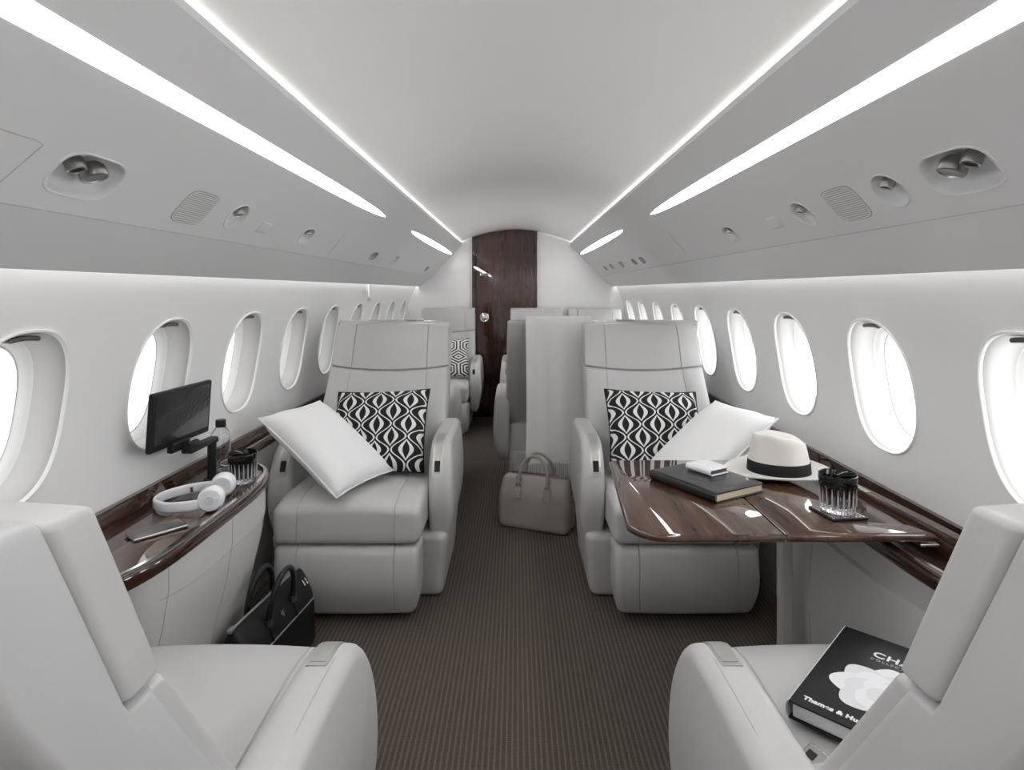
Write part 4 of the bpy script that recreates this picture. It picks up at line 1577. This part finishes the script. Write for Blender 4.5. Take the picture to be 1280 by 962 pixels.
front, back = [], []
for i in range(len(tp)):
    a = np.array(tp[max(0, i - 1)])
    b = np.array(tp[min(len(tp) - 1, i + 1)])
    d = (b - a) / np.linalg.norm(b - a)
    nrm = (-d[1], d[0])
    front.append([throw_pt(i, j, (0.0, 0.0)) for j in range(nx + 1)])
    back.append([throw_pt(i, j, (-0.008 * (1 if i > 25 else 0.2), -0.008 if i <= 30 else 0.0)) for j in range(nx + 1)])
mb = MB()
mb.rings(front, closed=False)
mb.rings(back, closed=False)
n1 = (nx + 1)
base = len(front) * n1
for i in range(len(tp) - 1):
    mb.f.append((i * n1, (i + 1) * n1, base + (i + 1) * n1, base + i * n1))
    mb.f.append((i * n1 + nx, (i + 1) * n1 + nx, base + (i + 1) * n1 + nx, base + i * n1 + nx))
mb.build('throw_cloth', 'throw_fabric', th, angle=60)
fr = MB()
for j in range(34):
    u = (j + 0.5) / 34
    x = -0.186 + 0.372 * u
    fold = 0.005 * math.sin(u * 9 + 0.8) + 0.003 * math.sin(u * 23)
    y = 0.011 - fold
    L = 0.075 + random.uniform(-0.008, 0.008)
    k = random.uniform(-0.006, 0.006)
    MB().tube([(x, y, 0.004), (x + k * 0.3, y + 0.001, 0.004 - L * 0.5), (x + k, y + random.uniform(-0.003, 0.003), 0.004 - L)], [0.0028, 0.0026, 0.0032], 6).build('fringe_tassel', 'throw_fabric', th)
tag(th, 'pale grey fringed throw hanging over a seat back behind the handbag', 'throw blanket')

# ------------------------------------------------------------------ beige handbag in the aisle
hb = empty('handbag', (0.112, 3.275, 0))
hb.rotation_euler = (0, 0, math.atan2(-0.15, 0.38))
prof = smooth_closed([(-0.068, 0.004), (-0.076, 0.06), (-0.074, 0.14), (-0.062, 0.215), (-0.034, 0.272), (0.0, 0.282), (0.034, 0.272), (0.062, 0.215), (0.074, 0.14), (0.076, 0.06), (0.068, 0.004), (0.0, 0.002)], 4)
body = slab(prof, -0.200, 0.200, 0.035, 0, 5).fn(lambda x, y, z: (x * (1 - 0.05 * max(0, z - 0.15) / 0.13), y * (1 + 0.08 * (1 - (x / 0.2) ** 2)), max(0.001, z - 0.012 * max(0, abs(x) - 0.12) / 0.08 * (z > 0.2))))
body.build('bag_body', 'bag_leather', hb, angle=60)
MB().tube([(-0.165, 0, 0.281), (-0.08, 0, 0.284), (0.08, 0, 0.284), (0.165, 0, 0.281), (0.188, 0, 0.262), (0.197, 0, 0.225), (0.199, 0, 0.19)], 0.0045, 8).build('zip', 'dark_metal', hb)
for s in (-1, 1):
    pts = []
    for i in range(21):
        a = PI * i / 20
        pts.append((-0.082 * math.cos(a), s * (0.062 - 0.030 * math.sin(a)), 0.235 + 0.150 * math.sin(a) ** 0.75))
    h_ = MB().tube(pts, 0.0085, 10).build('handle', 'bag_leather', hb)
    for e in (-1, 1):
        MB().tube([(e * 0.082 + 0.013 * math.cos(2 * PI * k / 16), s * 0.0665, 0.232 + 0.013 * math.sin(2 * PI * k / 16)) for k in range(16)], 0.0028, 6, closed=True).build('handle_ring', 'satin_metal', h_)
        rbox(0.019, 0.004, 0.030, 0.003, (2, 1, 2)).xf(Matrix.Translation((e * 0.082, s * 0.074, 0.195)) @ Matrix.Rotation(s * 0.22, 4, 'X')).build('handle_tab', 'bag_leather', h_)
rbox(0.004, 0.010, 0.016, 0.003, (1, 1, 1)).xf(Matrix.Translation((0.203, 0, 0.18))).build('zip_pull', 'satin_metal', hb)
tag(hb, 'beige leather handbag with two handles standing on the carpet', 'handbag')

# ------------------------------------------------------------------ black briefcase against the side panel
bc = empty('briefcase', (-0.815, 2.000, 0))
bc.rotation_euler = (0, 0, math.radians(90 - 7))     # local x runs along the cabin
prof = smooth_closed([(-0.064, 0.004), (-0.066, 0.09), (-0.062, 0.165), (-0.045, 0.215), (-0.016, 0.262), (0.0, 0.266), (0.016, 0.262), (0.045, 0.215), (0.062, 0.165), (0.066, 0.09), (0.064, 0.004), (0.0, 0.002)], 3)
slab(prof, -0.215, 0.215, 0.020, 0, 4).fn(lambda x, y, z: (x, y if y < 0 else y * 0.7, max(0.001, z))).build('case_body', 'black_leather', bc, angle=40)
MB().tube([(-0.205, -0.0, 0.268), (0.205, 0.0, 0.268)], 0.0042, 8).build('zip', 'satin_metal', bc)
for s in (-1, 1):
    w_ = s if s < 0 else 0.7
    MB().tube([(-0.208, w_ * 0.060, 0.165), (-0.19, w_ * 0.0635, 0.166), (0.19, w_ * 0.0635, 0.166), (0.208, w_ * 0.060, 0.165)], 0.0030, 8).build('piping', 'chrome', bc)
    pts = []
    for i in range(25):
        a = PI * i / 24
        pts.append((-0.078 * math.cos(a), w_ * 0.044 + (-0.018 if s < 0 else -0.012) * math.sin(a), 0.222 + 0.135 * math.sin(a) ** 0.8))
    h_ = MB().tube(pts, 0.0095, 10).build('handle', 'black_leather_gloss', bc)
    for e in (-1, 1):
        MB().tube([(e * 0.078, w_ * 0.044, 0.232), (e * 0.078, w_ * 0.046, 0.212)], 0.0125, 10).build('handle_ferrule', 'dark_metal', h_)
        MB().tube([(e * 0.078, w_ * 0.047, 0.216), (e * 0.078, w_ * 0.0615, 0.170)], 0.0055, 8).build('handle_strap', 'black_leather_gloss', h_)
# emblem: three short bright strokes fanned under a bar; buckle slot; zip end
EM = Matrix.Translation((0.004, -0.0500, 0.212)) @ Matrix.Rotation(math.radians(-32), 4, 'X')
em = MB()
for x0, z0, x1, z1 in ((-0.010, 0.007, 0.012, 0.007), (0.000, 0.004, -0.002, -0.010), (-0.006, 0.003, -0.011, -0.003), (0.006, 0.003, 0.008, -0.003)):
    MB().tube([(x0, 0, z0), (x1, 0, z1)], 0.0014, 6).xf(EM).build('emblem', 'chrome', bc)
for dx in (0.168, 0.186):
    MB().tube([(dx, -0.034, 0.240), (dx, -0.046, 0.222)], 0.0016, 6).build('buckle', 'chrome', bc)
rbox(0.014, 0.008, 0.006, 0.003, (1, 1, 1)).xf(Matrix.Translation((-0.205, 0, 0.268))).build('zip_end', 'satin_metal', bc)
tag(bc, 'black leather briefcase with silver piping beside the white side panel', 'briefcase')

# ------------------------------------------------------------------ small chrome fixture under the overhead panel
fx = empty('wall_fixture', (-(wx(1.265)), 4.18, 1.265))
rbox(0.006, 0.022, 0.030, 0.005, (1, 2, 2)).xf(Matrix.Translation((0.012, 0, 0.020))).build('backplate', 'ring_white', fx)
MB().tube([(0.022, 0.0, 0.045), (0.026, -0.01, 0.0), (0.030, -0.03, -0.045)], 0.008, 12).build('stem', 'chrome', fx)
MB().lathe([(0.009, -0.010), (0.011, -0.006), (0.011, 0.008), (0.008, 0.012)], 16, (0.030, -0.03, -0.055)).build('tip', 'gun_metal', fx)
tag(fx, 'small chrome fixture on the white wall above the far windows', 'wall fixture')
